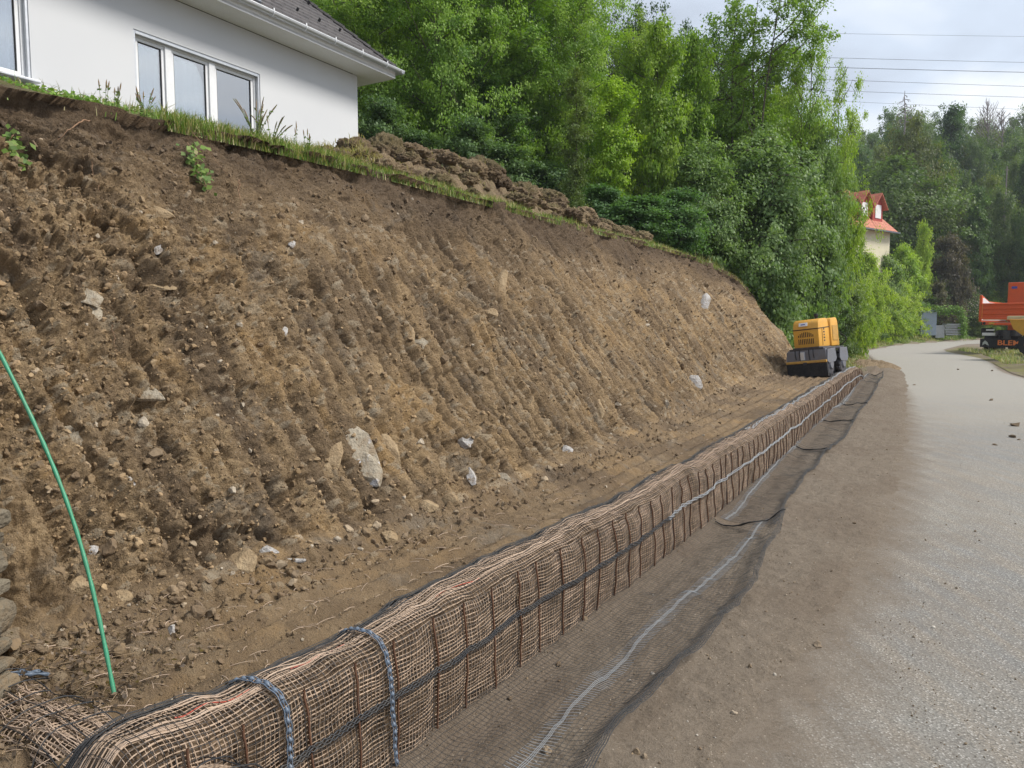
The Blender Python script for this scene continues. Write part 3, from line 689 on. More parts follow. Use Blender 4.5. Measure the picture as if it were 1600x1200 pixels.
# ------------------------------------------------------------------ single rocks one can point to
def rock(px, py, wpx, hpx, mat, label, seed, ang=0.0, point=0.0, group=None, out_=.35, name='rock'):
    P, i, j = bank_at(px, py); dist = float(np.linalg.norm(P - np.array([0, 0, CAMH]))); s_ = dist / FPX
    w_, h_ = wpx * s_ / 2 * 1.2, hpx * s_ / 2 * 1.15; out_ = out_ * 1.0
    bm = bmesh.new(); bmesh.ops.create_icosphere(bm, subdivisions=4, radius=1.0)
    V = np.array([v.co[:] for v in bm.verts]); F = np.array([[v.index for v in f.verts] for f in bm.faces]); bm.free()
    r_ = np.random.default_rng(seed)
    for _ in range(12):
        nn = r_.normal(size=3); nn /= np.linalg.norm(nn); dd = r_.uniform(.5, .85); V = V - np.clip(V @ nn - dd, 0, None)[:, None] * nn
    V /= np.abs(V).max(0)
    if point: V[:, 0] *= 1 - point * sst(-.6, 1.0, V[:, 2])
    V = V + .05 * np.stack([fbm(V[:, 0] * 3 + seed, V[:, 1] * 3, V[:, 2] * 3, seed=q, oct=3) for q in (1, 2, 3)], 1)
    V = V * np.array([w_, min(w_, h_) * out_, h_])
    c, s2 = math.cos(ang), math.sin(ang)
    V = np.stack([V[:, 0] * c + V[:, 2] * s2, V[:, 1], -V[:, 0] * s2 + V[:, 2] * c], 1)
    az = math.atan2(P[0], P[1]); lean = R(25) if j > nb_ else 0.0
    V = np.stack([V[:, 0], V[:, 1] * math.cos(lean) + V[:, 2] * math.sin(lean), V[:, 2] * math.cos(lean) - V[:, 1] * math.sin(lean)], 1)
    o = npmesh(name, V, F, mat, smooth=False, loc=tuple(P)); o.rotation_euler = (0, 0, -az * .6)
    return tag(o, label, 'rock', group)
rock(540, 706, 84, 116, M['rock_grey'], 'large flat grey rock with white streaks bedded low in the cut face', 3, R(-14), .15, out_=.26)
rock(570, 738, 44, 60, M['rock_grey'], 'lower right corner block of the large flat grey rock', 43, R(-30), .1, out_=.30)
rock(522, 716, 30, 56, M['rock_tan'], 'brownish slab against the left side of the large flat grey rock', 44, R(14), .2, out_=.30)
rock(612, 722, 34, 84, M['rock_tan'], 'narrow tan slab with a white edge just right of the large streaked boulder', 5, R(-18), .3, out_=.5)
rock(773, 460, 40, 88, M['rock_tan'], 'tall pointed tan boulder high in the middle of the cut face', 8, R(22), .75, out_=.5)
rock(766, 492, 22, 17, M['rock_tan'], 'small orange-tan stone under the tall pointed boulder', 9)
rock(640, 520, 22, 30, M['rock_tan'], 'pale yellowish rock above a crumbly grey stone in mid face', 10, R(-30), .4)
rock(656, 536, 22, 20, M['rock_grey'], 'crumbly grey stone touching the pale yellowish rock in mid face', 11, .3)
rock(1101, 474, 16, 32, M['rock_white'], 'whitish rock standing high near the far end of the cut face', 12, R(15), .3)
rock(421, 860, 24, 16, M['rock_white'], 'bluish white stone at the foot of the cut, left of the scattered white flakes', 13, .1)
rock(462, 877, 34, 7, M['rock_white'], 'flat white flakes at the foot of the cut beside the bluish white stone', 14)
rock(382, 878, 42, 34, M['rock_tan'], 'angular tan boulder resting at the foot of the cut', 15, .5, .2, out_=.7)
rock(230, 615, 44, 22, M['rock_grey'], 'flat grey stone flush in the left part of the face', 16, R(8), .1, out_=.3)
rock(119, 680, 40, 26, M['rock_grey'], 'pale grey stone in the face just right of the green rod', 17, .5, .2, out_=.3)
rock(140, 466, 36, 26, M['rock_grey'], 'rounded grey stone in the upper left of the face', 18, .3, .1, out_=.6)
rock(142, 494, 24, 34, M['rock_grey'], 'upright grey stone directly under the rounded grey stone', 19, .2, .1, out_=.6)
rock(243, 336, 44, 22, M['rock_tan'], 'orange-tan rock under a hollow in the dark upper left soil', 20, .3, out_=.5)
rock(246, 450, 40, 14, M['rock_tan'], 'flat yellowish slab sticking out of the left face', 21, .1, out_=.6)
rock(248, 386, 10, 22, M['rock_white'], 'thin white chip in a dark cleft of the upper left face', 22, .2)
rock(728, 693, 26, 20, M['rock_white'], 'white cracked stone low in the face right of the boulder', 23, .4, .2)
rock(667, 790, 30, 24, M['rock_tan'], 'yellow-tan blocky rock low in the middle of the face', 24, .3, out_=.7)
rock(706, 782, 28, 22, M['rock_tan'], 'tan rock with a pale chip above the toe, right of the blocky one', 25, .2, .2)
rock(788, 748, 24, 14, M['rock_grey'], 'grey and white rubble stone by the toe of the slope', 26, .3, out_=.6)
rock(735, 744, 14, 26, M['rock_white'], 'upright pale stone in the lower face above the grey rubble stone', 27, -.3, .2)
rock(885, 702, 18, 16, M['rock_white'], 'small white rock at the toe where the bench begins to narrow', 28, .4)
rock(1085, 596, 18, 26, M['rock_white'], 'whitish rock low in the far face near the roller', 29, -.3, .2)
rock(936, 640, 14, 34, M['rock_tan'], 'tall tan stone low in the grooved far face', 30, .1, .2)
rock(204, 756, 10, 32, M['rock_white'], 'narrow white streak of rock in the lower left face', 31, -.3, .3)
rock(143, 860, 20, 12, M['rock_white'], 'white chip in the smooth scraped patch at lower left', 32, .2)
rock(446, 519, 9, 16, M['rock_white'], 'small bluish white chip in mid face above a hollow', 33, -.2)
rock(456, 383, 10, 12, M['rock_white'], 'small light blue chip in the upper face', 34, .2)
rock(606, 838, 26, 22, M['rock_tan'], 'tan stone on the toe with a white end', 35, .5, out_=.7)
rock(126, 915, 34, 40, M['rock_tan'], 'pinkish tan stone leaning by the foot of the green rod', 36, .6, .3, out_=.6)
rock(190, 935, 24, 20, M['rock_tan'], 'blocky tan stone on the rubble right of the green rod', 37, .3, out_=.7)
rock(270, 985, 14, 20, M['rock_white'], 'small white splashed stone lying alone on the bench', 38, .2, .5, out_=.8)

# ------------------------------------------------------------------ wrapped gabion roll
CS = np.array([(0.0, -.03), (-.012, .09), (-.015, .22), (-.01, .36), (-.005, .46), (.012, .52), (.06, .555), (.14, .56), (.21, .53), (.25, .47), (.27, .38)])
_cs = np.concatenate([[0], np.cumsum(np.linalg.norm(np.diff(CS, axis=0), axis=1))]); CL = _cs[-1]; _cs = _cs / CL
def smoothcs():
    k = np.linspace(0, 1, 200); a = np.stack([np.interp(k, _cs, CS[:, 0]), np.interp(k, _cs, CS[:, 1])], 1)
    for _ in range(22): a[1:-1] = .25 * a[:-2] + .5 * a[1:-1] + .25 * a[2:]
    return k, a
KC, AC = smoothcs(); DC = np.gradient(AC, axis=0); DC /= np.linalg.norm(DC, axis=1, keepdims=True)
BAR = .215
def gab(t, c, ext=0.0, frame=None, seed=0, hs=1.0):
    """surface of the roll: t along, c 0 (front foot) .. 1 (back edge)"""
    t, c = np.broadcast_arrays(np.asarray(t, float), np.asarray(c, float))
    o = np.interp(c, KC, AC[:, 0]); z = np.interp(c, KC, AC[:, 1]); tx = np.interp(c, KC, DC[:, 0]); tz = np.interp(c, KC, DC[:, 1])
    nx, nz = -tz, tx
    face = sst(0, .08, c) * sst(.66, .50, c)
    pil = np.abs(np.sin(math.pi * t / BAR)) ** .6
    dsp = .011 * pil * face * (.5 + .9 * vn(t / BAR * .9, c * 3, seed=90 + seed)) + .030 * fbm(t * 1.6, c * 2.5, seed=91 + seed, oct=4) * sst(0, .15, c) + .012 * fbm(t * 7, c * 7, seed=92 + seed, oct=2) * sst(0, .1, c) * (1 + .8 * sst(.55, .7, c))
    hh = hs * (1 + .06 * fbm(t * 1.3, t * 0, seed=93 + seed)) + .03 * fbm(t * 3, t * 0, seed=94 + seed) * sst(.3, .6, c)
    o2 = o + nx * (dsp + ext); z2 = z * hh + nz * (dsp + ext)
    if frame is None:
        en = sst(tE + 2.2, tE + .6, t)
        z2 = z2 * (.45 + .55 * en) * (.55 + .45 * sst(T0 - .02, T0 + .22, t))
        X, Y = xy(t, pg(t) + o2)
    else:
        O, E_, Nn = frame; X = O[0] + E_[0] * t + Nn[0] * o2; Y = O[1] + E_[1] * t + Nn[1] * o2
    return np.stack([X, Y, z2], -1)
def adapt_t(t0, t1, near, k):
    out_ = [t0]
    while out_[-1] < t1: out_.append(out_[-1] + max(near, k * (out_[-1] * .887 + .8)))
    return np.array(out_)
T0, T1 = .98, tE + 1.9
def build_roll():
    root = empty('gabion_roll', (*xy(3.0, float(pg(3.0))), 0)); iv = -np.array(root.location)
    tag(root, 'long wrapped gabion roll of coir netting, black geogrid and rusty bars along the road', 'gabion')
    def sub(name, V, F, mat, **k): return npmesh(name, V + iv, F, mat, parent=root, **k)
    t = adapt_t(T0, T1, .012, .006); c = np.linspace(0, 1, 90)
    V = gab(t[:, None], c[None], -.016); n_ = fbm(t[:, None] * 25, c[None] * 22, seed=95, oct=3); V[..., 2] += .012 * n_
    V = V + (.010 * fbm(t[:, None] * 40, c[None] * 30, seed=96, oct=3))[..., None] * np.array([.8, -.5, .3])
    sub('soil_fill', V, gridfaces(len(t), 90)[:, ::-1], M['core'])
    # coir net
    parts = []
    tn = adapt_t(T0, T1, .012, .006)
    for i, cc in enumerate(np.linspace(.01, .99, 62)):
        cw = cc + .016 * fbm(tn * 5, tn * 0 + cc * 8, seed=100, oct=3) + .005 * fbm(tn * 16, tn * 0 + cc * 20, seed=101, oct=2)
        r_ = .0018 * (.35 + 1.5 * vn(tn * 13, tn * 0 + i * 3.1, seed=102)) * (1 + .05 * tn)
        parts.append(tubes(gab(tn, np.clip(cw, 0, 1), .002 + .004 * vn(tn * 20, tn * 0 + i)), r_, 4))
    cv = np.linspace(0, 1, 46); tv = adapt_t(T0, T1, .018, .0040)
    TT = tv[:, None] + .014 * fbm(cv[None] * 5 + tv[:, None] * 2, tv[:, None] * 4, seed=103, oct=3) + .005 * fbm(cv[None] * 16, tv[:, None] * 9, seed=104, oct=2)
    r_ = .0015 * (.4 + 1.5 * vn(cv[None] * 30, tv[:, None] * 8, seed=105)) * (1 + .05 * tv[:, None])
    parts.append(tubes(gab(TT, cv[None] + 0 * TT, .004), r_, 4))
    # loose fibre bundle on the shoulder of the roll
    V, F = cat(parts); sub('coir_net', V, F, M['coir'])
    parts = []
    tb = adapt_t(T0, 11, .03, .008)
    for i in range(12):
        cc = .62 + .20 * rng.random(); 
        parts.append(tubes(gab(tb, cc + .03 * fbm(tb * 2.5, tb * 0 + i * 2.3, seed=110 + i, oct=3), .006 + .010 * vn(tb * 6, tb * 0 + i)), .0015 * (.5 + vn(tb * 7, tb * 0 + i, seed=3)), 4))
    V, F = cat(parts); sub('fibre_bundle', V, F, M['coirpink'])
    parts = []
    for i, (a, b, cc) in enumerate([(1.35, 1.6, .70), (1.75, 2.0, .68), (2.5, 2.8, .67)]):
        k = np.linspace(a, b, 40); V, F = tubes(gab(k, cc + .02 * fbm(k * 4, k * 0 + i, seed=7), .010), .0020, 5); sub('twine', V, F, M['red'])
    # black geogrid: thin strands all over
    parts = []
    for cc in np.linspace(.0, 1, 32): parts.append(tubes(gab(tn, cc + 0 * tn, .012), .0010 * (1 + .04 * tn), 3))
    tv = adapt_t(T0, T1, .027, .006); parts.append(tubes(gab(tv[:, None] + 0 * cv[None], cv[None] + 0 * tv[:, None], .012), .0012, 3))
    for j in range(16):                              # denser, doubled net along the back edge
        cc = .76 + .012 * j; parts.append(tubes(gab(tn, np.clip(cc + .012 * fbm(tn * 4, tn * 0 + j, seed=120), 0, 1), .016 + .006 * (j % 3)), .0016 * (1 + .05 * tn), 3))
    V, F = cat(parts); sub('geogrid', V, F, M['geo_thin'])
    # overlap bands
    parts, pale = [], []
    ta = adapt_t(1.05, T1, .010, .004); a_near = ta < 5.0
    def band(c0, wv, n_, rr, ex, dst, msk, wob=.012):
        for j in range(n_):
            cc = c0 + wob * fbm(ta * 1.6, ta * 0 + c0 * 30, seed=130, oct=3) + wv * (j / max(1, n_ - 1) - .5) + .004 * np.sin(ta * 2 * math.pi / .028 + j * math.pi)
            k = ta[msk]; dst.append(tubes(gab(k, np.clip(cc[msk], 0, 1), ex), rr * (1 + .35 * np.cos(k * 2 * math.pi / .028 + j * math.pi)) * (1 + .05 * k), 5))
    band(.385, .020, 3, .0030, .022, parts, ta < 5.2)
    band(.39, .018, 3, .0030, .022, pale, ta >= 5.0)
    band(.04, .045, 4, .0036, .020, parts, ta < 3.9)
    band(.03, .040, 3, .0042, .020, pale, (ta >= 3.8) & (ta < 6.0))
    band(.72, .02, 2, .0035, .016, pale, (ta > 8))
    band(.84, .04, 4, .0030, .018, parts, ta < 6.5)
    V, F = cat(parts); sub('overlap_band', V, F, M['geo'])
    V, F = cat(pale); sub('pale_overlap_band', V, F, M['ribpale'])
    # beaded cross ribs near the camera
    for tr, wb in ((1.60, .03), (2.12, -.03)):
        cr_ = np.linspace(.0, .86, 500); parts = []
        for j in (-1, 0, 1):
            kk_ = cr_ * 40; P = gab(tr + wb * np.sin(cr_ * 3) + .009 * j + .002 * np.sin(kk_ * math.pi), cr_, .024)
            parts.append(tubes(P, .0046 * (1 + .75 * np.cos(kk_ * 2 * math.pi * .8)) if j == 0 else .0022 + 0 * cr_, 6))
        V, F = cat(parts); sub('cross_rib', V, F, M['rib'])
    # rusty bars in front of every pillow
    k0 = math.ceil(T0 / BAR); bars = [k * BAR for k in range(k0, int(T1 / BAR) + 1)]
    cb = np.linspace(0.0, .60, 16)
    rest = []
    for i, tb_ in enumerate(bars):
        P = gab(tb_ + .016 * math.sin(i * 2.3) + .025 * (cb - .2) * math.sin(i * 1.7), cb, .016); P[:, 2] = P[:, 2]
        top = P[-1] + (P[-1] - P[-2]) * .0; P[-1] = P[-2] + np.array([0, 0, .03])
        V, F = tubes(P, .0042 * (1 + .03 * tb_), 6)
        if i < 100: npmesh('steel_bar', V + iv, F, M['rust'], parent=root)
        else: rest.append((V, F))
    if rest:
        V, F = cat(rest); sub('far_steel_bars', V, F, M['rust'])['kind'] = 'stuff'
    return root
build_roll()
# rolled end turning in towards the left
def build_end():
    O = np.array([-1.09, 1.90]); E_ = np.array([-.864, .503]); Nn = np.array([.503, .864]); fr = (O, E_, Nn)
    root = empty('gabion_sack', (O[0], O[1], 0)); iv = -np.array(root.location)
    tag(root, 'slumped coir-wrapped sack end turning in at the bottom left corner', 'gabion')
    def sub(name, V, F, mat): return npmesh(name, V + iv, F, mat, parent=root)
    def g(t, c, e=0.0): 
        P = gab(t, c, e, fr, 7, .86); P[..., 2] *= 1 - .13 * np.exp(-((np.asarray(t) - .05) / .22) ** 2) ; return P
    t = np.linspace(-.35, 1.5, 200); c = np.linspace(0, 1, 80); V = g(t[:, None], c[None], -.012); V[..., 2] += .015 * fbm(t[:, None] * 20, c[None] * 20, seed=9, oct=3)
    sub('soil_fill', V, gridfaces(200, 80)[:, ::-1], M['core'])
    parts = []
    for i, cc in enumerate(np.linspace(.03, .97, 44)):
        parts.append(tubes(g(t, cc + .016 * fbm(t * 5, t * 0 + i * .7, seed=11, oct=3), .004), .0024 * (.7 + vn(t * 9, t * 0 + i)), 4))
    cv = np.linspace(.05, 1, 50); tv = np.linspace(-.3, 1.45, 84)
    parts.append(tubes(g(tv[:, None] + .03 * fbm(cv[None] * 4, tv[:, None] * 3, seed=12), cv[None] + 0 * tv[:, None], .005), .0022, 4))
    V, F = cat(parts); sub('coir_net', V, F, M['coir'])
    parts = []
    for i in range(26):
        k = np.linspace(-.1 + .2 * rng.random(), .35 + 1.0 * rng.random(), 60); c0 = .55 + .3 * rng.random()
        parts.append(tubes(g(k, c0 + .06 * fbm(k * 4, k * 0 + i * 3.3, seed=13 + i, oct=3), .006 + .014 * vn(k * 5, k * 0 + i)), .0017 * (.5 + vn(k * 9, k * 0 + i)), 4))
    V, F = cat(parts); sub('fibre_bundle', V, F, M['coirpink'])
    parts = []
    for cc in np.linspace(0.02, .98, 11): parts.append(tubes(g(t, cc + .03 * fbm(t * 2, t * 0 + cc * 9, seed=20), .028), .0022, 4))
    tv = np.linspace(-.3, 1.45, 18); parts.append(tubes(g(tv[:, None] + .05 * fbm(cv[None] * 2, tv[:, None] * 3, seed=22), cv[None] + 0 * tv[:, None], .03), .0024, 4))
    V, F = cat(parts); sub('geogrid', V, F, M['geo'])
    for tr in (.78, 1.12):
        cr_ = np.linspace(.2, .9, 300); kk_ = cr_ * 22
        V, F = cat([tubes(g(tr + .05 * np.sin(cr_ * 4) + .012 * j, cr_, .036), .0055 * (1 + .6 * np.cos(kk_ * 2 * math.pi + j)), 6) for j in (-1, 1)]); sub('cross_rib', V, F, M['rib'])
    # two short rusty bar ends poking out at the joint
    for a, b in (((-.02, .0, .50), (.16, -.06, .44)), ((.03, .02, .48), (-.1, -.1, .35))):
        V, F = tubes(np.linspace(np.array(a) * [1, 1, 1] + [O[0] * 1, O[1], 0], np.array(b) + [O[0], O[1], 0], 6), .007, 6); sub('steel_bar', V, F, M['rust'])
build_end()

# ------------------------------------------------------------------ net sheets spread on the shoulder
def netsheet(label, outer_px, rib_px, t0, t1, lift, fade, inner_tp=None, pale=True):
    ot = np.array(sorted(tp(ongr(*q)) for q in outer_px)); rt = np.array(sorted(tp(ongr(*q)) for q in rib_px))
    po = lambda t: np.interp(t, ot[:, 0], ot[:, 1]); pr = lambda t: np.interp(t, rt[:, 0], rt[:, 1])
    def pt(t, q, e=0.0):
        t, q = np.broadcast_arrays(np.asarray(t, float), np.asarray(q, float))
        pi = pg(t) + .01; p = pi + (po(t) - pi) * q
        end = sst(t1 - .35, t1, t) * fade + sst(t0 + .3, t0, t) * fade * .5
        z = np.maximum(shoulder_z(t, p), 0) + .010 + e + .03 * sst(.06, .0, q) + lift * sst(.80, 1.0, q) * (.6 + .6 * vn(t * 2.3, t * 0, seed=31)) + .025 * sst(.35, .8, vn(t * 3.0 + q * 2, q * 3.2, seed=33)) * sst(.05, .3, q) + .006 * fbm(t * 10, q * 5, seed=36) + .12 * end * sst(.3, 1, q)
        p = p + .03 * sst(.9, 1, q) * fbm(t * 3, t * 0, seed=34)
        X, Y = xy(t, p); return np.stack([X, Y, z], -1)
    root = empty('net_sheet', tuple(pt((t0 + t1) / 2, .5))); iv = -np.array(root.location)
    tag(root, label, 'netting', 'black net sheets spread out along the roll')
    tv = adapt_t(t0, t1, .026, .0060); q = np.concatenate([np.linspace(0, .8, 26), np.linspace(.83, 1, 12)]); parts = []
    parts.append(tubes(pt(tv[:, None] + .02 * fbm(q[None] * 2.2, tv[:, None] * .9, seed=39, oct=2) + .03 * (q[None] - .5) + .006 * fbm(q[None] * 6, tv[:, None] * 5, seed=35), q[None] + 0 * tv[:, None]), .00085 * (1 + .03 * tv[:, None]), 3))
    tl = adapt_t(t0, t1, .03, .010)
    for j, qq_ in enumerate(np.concatenate([np.linspace(0.03, .85, 22), np.linspace(.88, 1.0, 9)])): parts.append(tubes(pt(tl, qq_ + .004 * np.sin(tl * 9 + j)), .0008 * (1 + .03 * tl), 3))
    V, F = cat(parts); npmesh('mesh', V + iv, F, M['geo_thin'], parent=root)
    kq = adapt_t(t0, t1, .012, .004); kq = kq[kq < t1]; parts = []
    qr = (pr(kq) - pg(kq) - .01) / (po(kq) - pg(kq) - .01)
    for j in (-1, 0, 1): parts.append(tubes(pt(kq, np.clip(qr + .010 * j, 0, 1), .004), .0011 * (1 + .06 * kq), 4))
    tt_ = np.arange(t0, t1, .021); qr2 = (pr(tt_) - pg(tt_) - .01) / (po(tt_) - pg(tt_) - .01); w_ = np.linspace(-.075, .075, 4)
    parts.append(tubes(pt(tt_[:, None] + .12 * w_[None], np.clip(qr2[:, None] + w_[None], 0, 1), .003), .0011, 3))
    V, F = cat(parts); npmesh('rib', V + iv, F, M['ribpale'], parent=root)
    parts = []
    for j in range(4): parts.append(tubes(pt(kq, 1.0 - .012 * j, .004 * j), .0022, 4))
    if fade:
        for tt0 in (t1 - .01,):
            qe = np.linspace(.15, 1, 40)
            for j in range(5): parts.append(tubes(pt(tt0 - .012 * j + 0 * qe, qe, .004 * j), .003, 4))
    V, F = cat(parts); npmesh('edge_cord', V + iv, F, M['geo'], parent=root)
def tpx(x, y): return tp(ongr(x, y))[0]
netsheet('nearest and largest black net sheet, with a pale rib along its middle', [(880, 1290), (960, 1193), (1090, 1043), (1173, 943), (1207, 863), (1230, 832)], [(800, 1230), (900, 1117), (973, 1043), (1033, 980), (1100, 920), (1177, 847), (1200, 828)], .6, tpx(1222, 838), .07, 1.0)
netsheet('second black net sheet from the camera, thin and flat on the dirt', [(1185, 850), (1203, 835), (1245, 770), (1300, 700), (1318, 688)], [(1130, 822), (1150, 808), (1185, 765), (1229, 716), (1235, 712)], tpx(1150, 822) , tpx(1234, 714) + .5, .015, .15)
netsheet('third black net sheet, lying beside the far half of the roll', [(1300, 705), (1320, 688), (1346, 644), (1356, 632)], [(1226, 722), (1233, 714), (1262, 680), (1281, 664)], tpx(1232, 716) + .4, tpx(1283, 663), .02, .4)
netsheet('short black net sheet between the third sheet and the far end sheet', [(1318, 688), (1345, 645), (1362, 628)], [(1281, 666), (1300, 645), (1318, 634)], tpx(1283, 663), tpx(1317, 635), .02, .4)
netsheet('farthest black net sheet with a dark flap by the end of the roll', [(1346, 645), (1362, 625), (1374, 603), (1380, 597)], [(1316, 636), (1335, 611), (1358, 593)], tpx(1317, 635), tpx(1360, 594), .03, 1.0)

# ------------------------------------------------------------------ leaves, grass and weeds
def leafquads(C, size, nrm, cols, aspect=1.6, fold=.25):
    """C (n,3) centres; returns verts faces colours of little folded leaves"""
    n_ = len(C); u = rng.normal(size=(n_, 3)); nrm = nrm / (np.linalg.norm(nrm, axis=1, keepdims=True) + 1e-9)
    u -= (u * nrm).sum(1, keepdims=True) * nrm; u /= np.linalg.norm(u, axis=1, keepdims=True) + 1e-9; v = np.cross(nrm, u)
    s_ = np.asarray(size)[:, None] * .5
    a = C - u * s_ * aspect; b = C + u * s_ * aspect * 1.0; l = C - v * s_ + nrm * s_ * fold; r = C + v * s_ + nrm * s_ * fold
    V = np.stack([a, l, b, r], 1).reshape(-1, 3); F = np.arange(4 * n_).reshape(-1, 4)
    return V, F, np.repeat(np.concatenate([cols, np.ones((n_, 1))], 1), 4, 0)
def blades(B, h, lean, wdt, cols):
    n_ = len(B); az = rng.uniform(0, 2 * math.pi, n_); d = np.stack([np.cos(az), np.sin(az), 0 * az], 1); s_ = np.stack([-np.sin(az), np.cos(az), 0 * az], 1)
    up = np.array([0, 0, 1.0]); h = h[:, None]; lean = lean[:, None]; wd = wdt[:, None]
    m = B + up * h * .55 + d * h * lean * .3; tp__ = B + up * h * (1 - .3 * lean) + d * h * lean
    V = np.stack([B - s_ * wd, B + s_ * wd, m + s_ * wd * .7, m - s_ * wd * .7, tp__], 1).reshape(-1, 3)
    b = np.arange(n_)[:, None] * 5
    F = np.concatenate([b + np.array([[0, 1, 2, 3]]), b + np.array([[3, 2, 4, 4]])])
    return V, F, np.repeat(np.concatenate([cols, np.ones((n_, 1))], 1), 5, 0)
def tri_fix(F):
    return F
def grassmesh(name, B, h, lean, wdt, cols, label):
    n_ = len(B); az = rng.uniform(0, 2 * math.pi, n_); d = np.stack([np.cos(az), np.sin(az), 0 * az], 1); s_ = np.stack([-np.sin(az), np.cos(az), 0 * az], 1)
    up = np.array([0, 0, 1.0]); h = h[:, None]; lean = lean[:, None]; wd = wdt[:, None]
    m = B + up * h * .55 + d * h * lean * .3; e_ = B + up * h * (1 - .3 * lean) + d * h * lean
    V = np.stack([B - s_ * wd, B + s_ * wd, m + s_ * wd * .7, m - s_ * wd * .7, e_], 1).reshape(-1, 3)
    b = np.arange(n_)[:, None] * 5
    F = np.concatenate([b + np.array([[0, 1, 2]]), b + np.array([[0, 2, 3]]), b + np.array([[3, 2, 4]])])
    C = np.repeat(np.concatenate([cols, np.ones((n_, 1))], 1), 5, 0)
    return tag(npmesh(name, V, F, M['blade'], attrs={'Col': C}), label, 'grass', None, 'stuff')
GC = np.array([(0.15, 0.24, 0.05), (0.20, 0.29, 0.07), (0.12, 0.20, 0.055), (0.34, 0.31, 0.14), (0.42, 0.37, 0.21)])
def gcols(n_, dry): k = np.where(rng.random(n_) < dry, rng.integers(3, 5, n_), rng.integers(0, 3, n_)); return GC[k] * rng.uniform(.75, 1.25, (n_, 1))
n = 42000
t = np.concatenate([screen_t(n * 2 // 3, 3.6, 26), rng.uniform(2.2, tE + 1, n - n * 2 // 3)]); q = rng.random(n) ** 1.5 * 1.6 - .03
keep = (vn(t * 2.2, q * 3, seed=140) > .30) | (rng.random(n) < .25); keep &= rng.random(n) < .15 + .85 * sst(2.3, 4.0, t + 1.2 * (vn(t * 5, q * 6, seed=7) - .5)); t = t[keep]; q = q[keep]; n = len(t)
def lawn_z(t, q): return zcr(t) + .24 * sst(-.1, .9, q) * endf(t) + (4.5 - zcr(t)) * sst(.8, 8, q) * .97 * endf(t)
X, Y = xy(t, pcr(t) - .03 + q); Z = lawn_z(t, q) - .05 * sst(.03, -.03, q)
hh = rng.uniform(.02, .12, n) * (.6 + .9 * vn(t * 1.5, q * 2, seed=141)) 
grassmesh('crest_grass', np.stack([X, Y, Z], 1), hh, rng.uniform(.2, 1.3, n), rng.uniform(.0018, .0035, n) * (1 + .05 * t), gcols(n, .36 + .5 * (vn(t * 1.2, q * 4, seed=142) > .58)), 'short green and straw grass along the top edge of the cut')
# low broad-leaved ground cover on the crest
n = 5200; t = 2.7 + rng.random(n) ** 1.6 * 6.5; q = rng.random(n) * 1.0 + .03; kp = vn(t * 3, q * 4, seed=143) > .45; t = t[kp]; q = q[kp]; n = len(t)
X, Y = xy(t, pcr(t) + q); Z = lawn_z(t, q) + rng.uniform(.005, .06, n)
V, F, C = leafquads(np.stack([X, Y, Z], 1), rng.uniform(.014, .035, n), rng.normal(size=(n, 3)) * .5 + [0, -.3, 1], gcols(n, .05) * [1, 1.1, .9], 1.1)
tag(npmesh('ground_cover', V, F, M['leaf'], attrs={'Col': C}), 'low leafy weeds creeping through the grass below the big window', 'weeds', None, 'stuff')

def crest_pt(px):
    """point on the crest under a picture column"""
    i = np.argmin(np.abs(PXs[:, nb_ + nf_ + 8] - px)); return np.array([BX[i, nb_ + nf_ + 8], BY[i, nb_ + nf_ + 8], bZ[i, nb_ + nf_ + 8]])
def weed(px, n_st, h, lean, label, seed, head=True, bladey=False):
    P = crest_pt(px); r_ = np.random.default_rng(seed); root = empty('weed', tuple(P)); tag(root, label, 'weed')
    parts = []; heads = []; V2 = []; 
    for i in range(n_st):
        a = r_.uniform(0, 6.28); hh_ = h * r_.uniform(.6, 1.05); k = np.linspace(0, 1, 10); L = lean * r_.uniform(.2, 1.0)
        pts_ = np.stack([.02 * math.cos(a) * 1 + math.cos(a) * L * k ** 1.6 * hh_, math.sin(a) * L * k ** 1.6 * hh_ * .5, k * hh_ * (1 - .25 * L)], 1)
        parts.append(tubes(pts_, .0022 * (1 - .5 * k) * (2.2 if bladey else 1), 4))
        if head: Vh, Fh = tubes(pts_[-4:] + [0, 0, .004], np.array([.002, .0045, .0045, .001]), 5); npmesh('seed_head', Vh, Fh, M['blade'], parent=root, attrs={'Col': np.tile([.28, .20, .12, 1], (len(Vh), 1))})
        for _ in range(7): V2.append(pts_[r_.integers(1, 8)] + r_.normal(size=3) * .006)
    V, F = cat(parts); npmesh('stem', V, F, M['blade'], parent=root, attrs={'Col': np.tile([.20, .24, .09, 1], (len(V), 1))})
    V2 = np.array(V2); V, F, C = leafquads(V2, r_.uniform(.006, .016, len(V2)), r_.normal(size=(len(V2), 3)), gcols(len(V2), .1), 2.4)
    npmesh('foliage', V, F, M['leaf'], parent=root, attrs={'Col': C})
weed(163, 3, .17, .15, 'thin seeding weed between the two windows, leftmost on the crest', 1)
weed(180, 4, .20, .2, 'small seeding weed just left of the big window', 2)
weed(225, 8, .22, .5, 'tuft of fine pale grass against the left pane of the big window', 3)
weed(300, 5, .10, .5, 'short leafy weed below the middle pane of the big window', 4, False)
weed(352, 6, .12, .5, 'leafy weed below the right pane of the big window', 5, False)
weed(400, 14, .34, .55, 'tall tuft of wild grass leaning at the right edge of the big window', 6, bladey=True)
weed(424, 8, .26, .8, 'arching grass stalks just right of the tall tuft by the window', 7, bladey=True)
weed(466, 2, .22, .08, 'single upright brown stalk in front of the white wall', 8)
weed(480, 4, .20, .15, 'pair of dark seed stalks in front of the white wall near the house corner', 9)

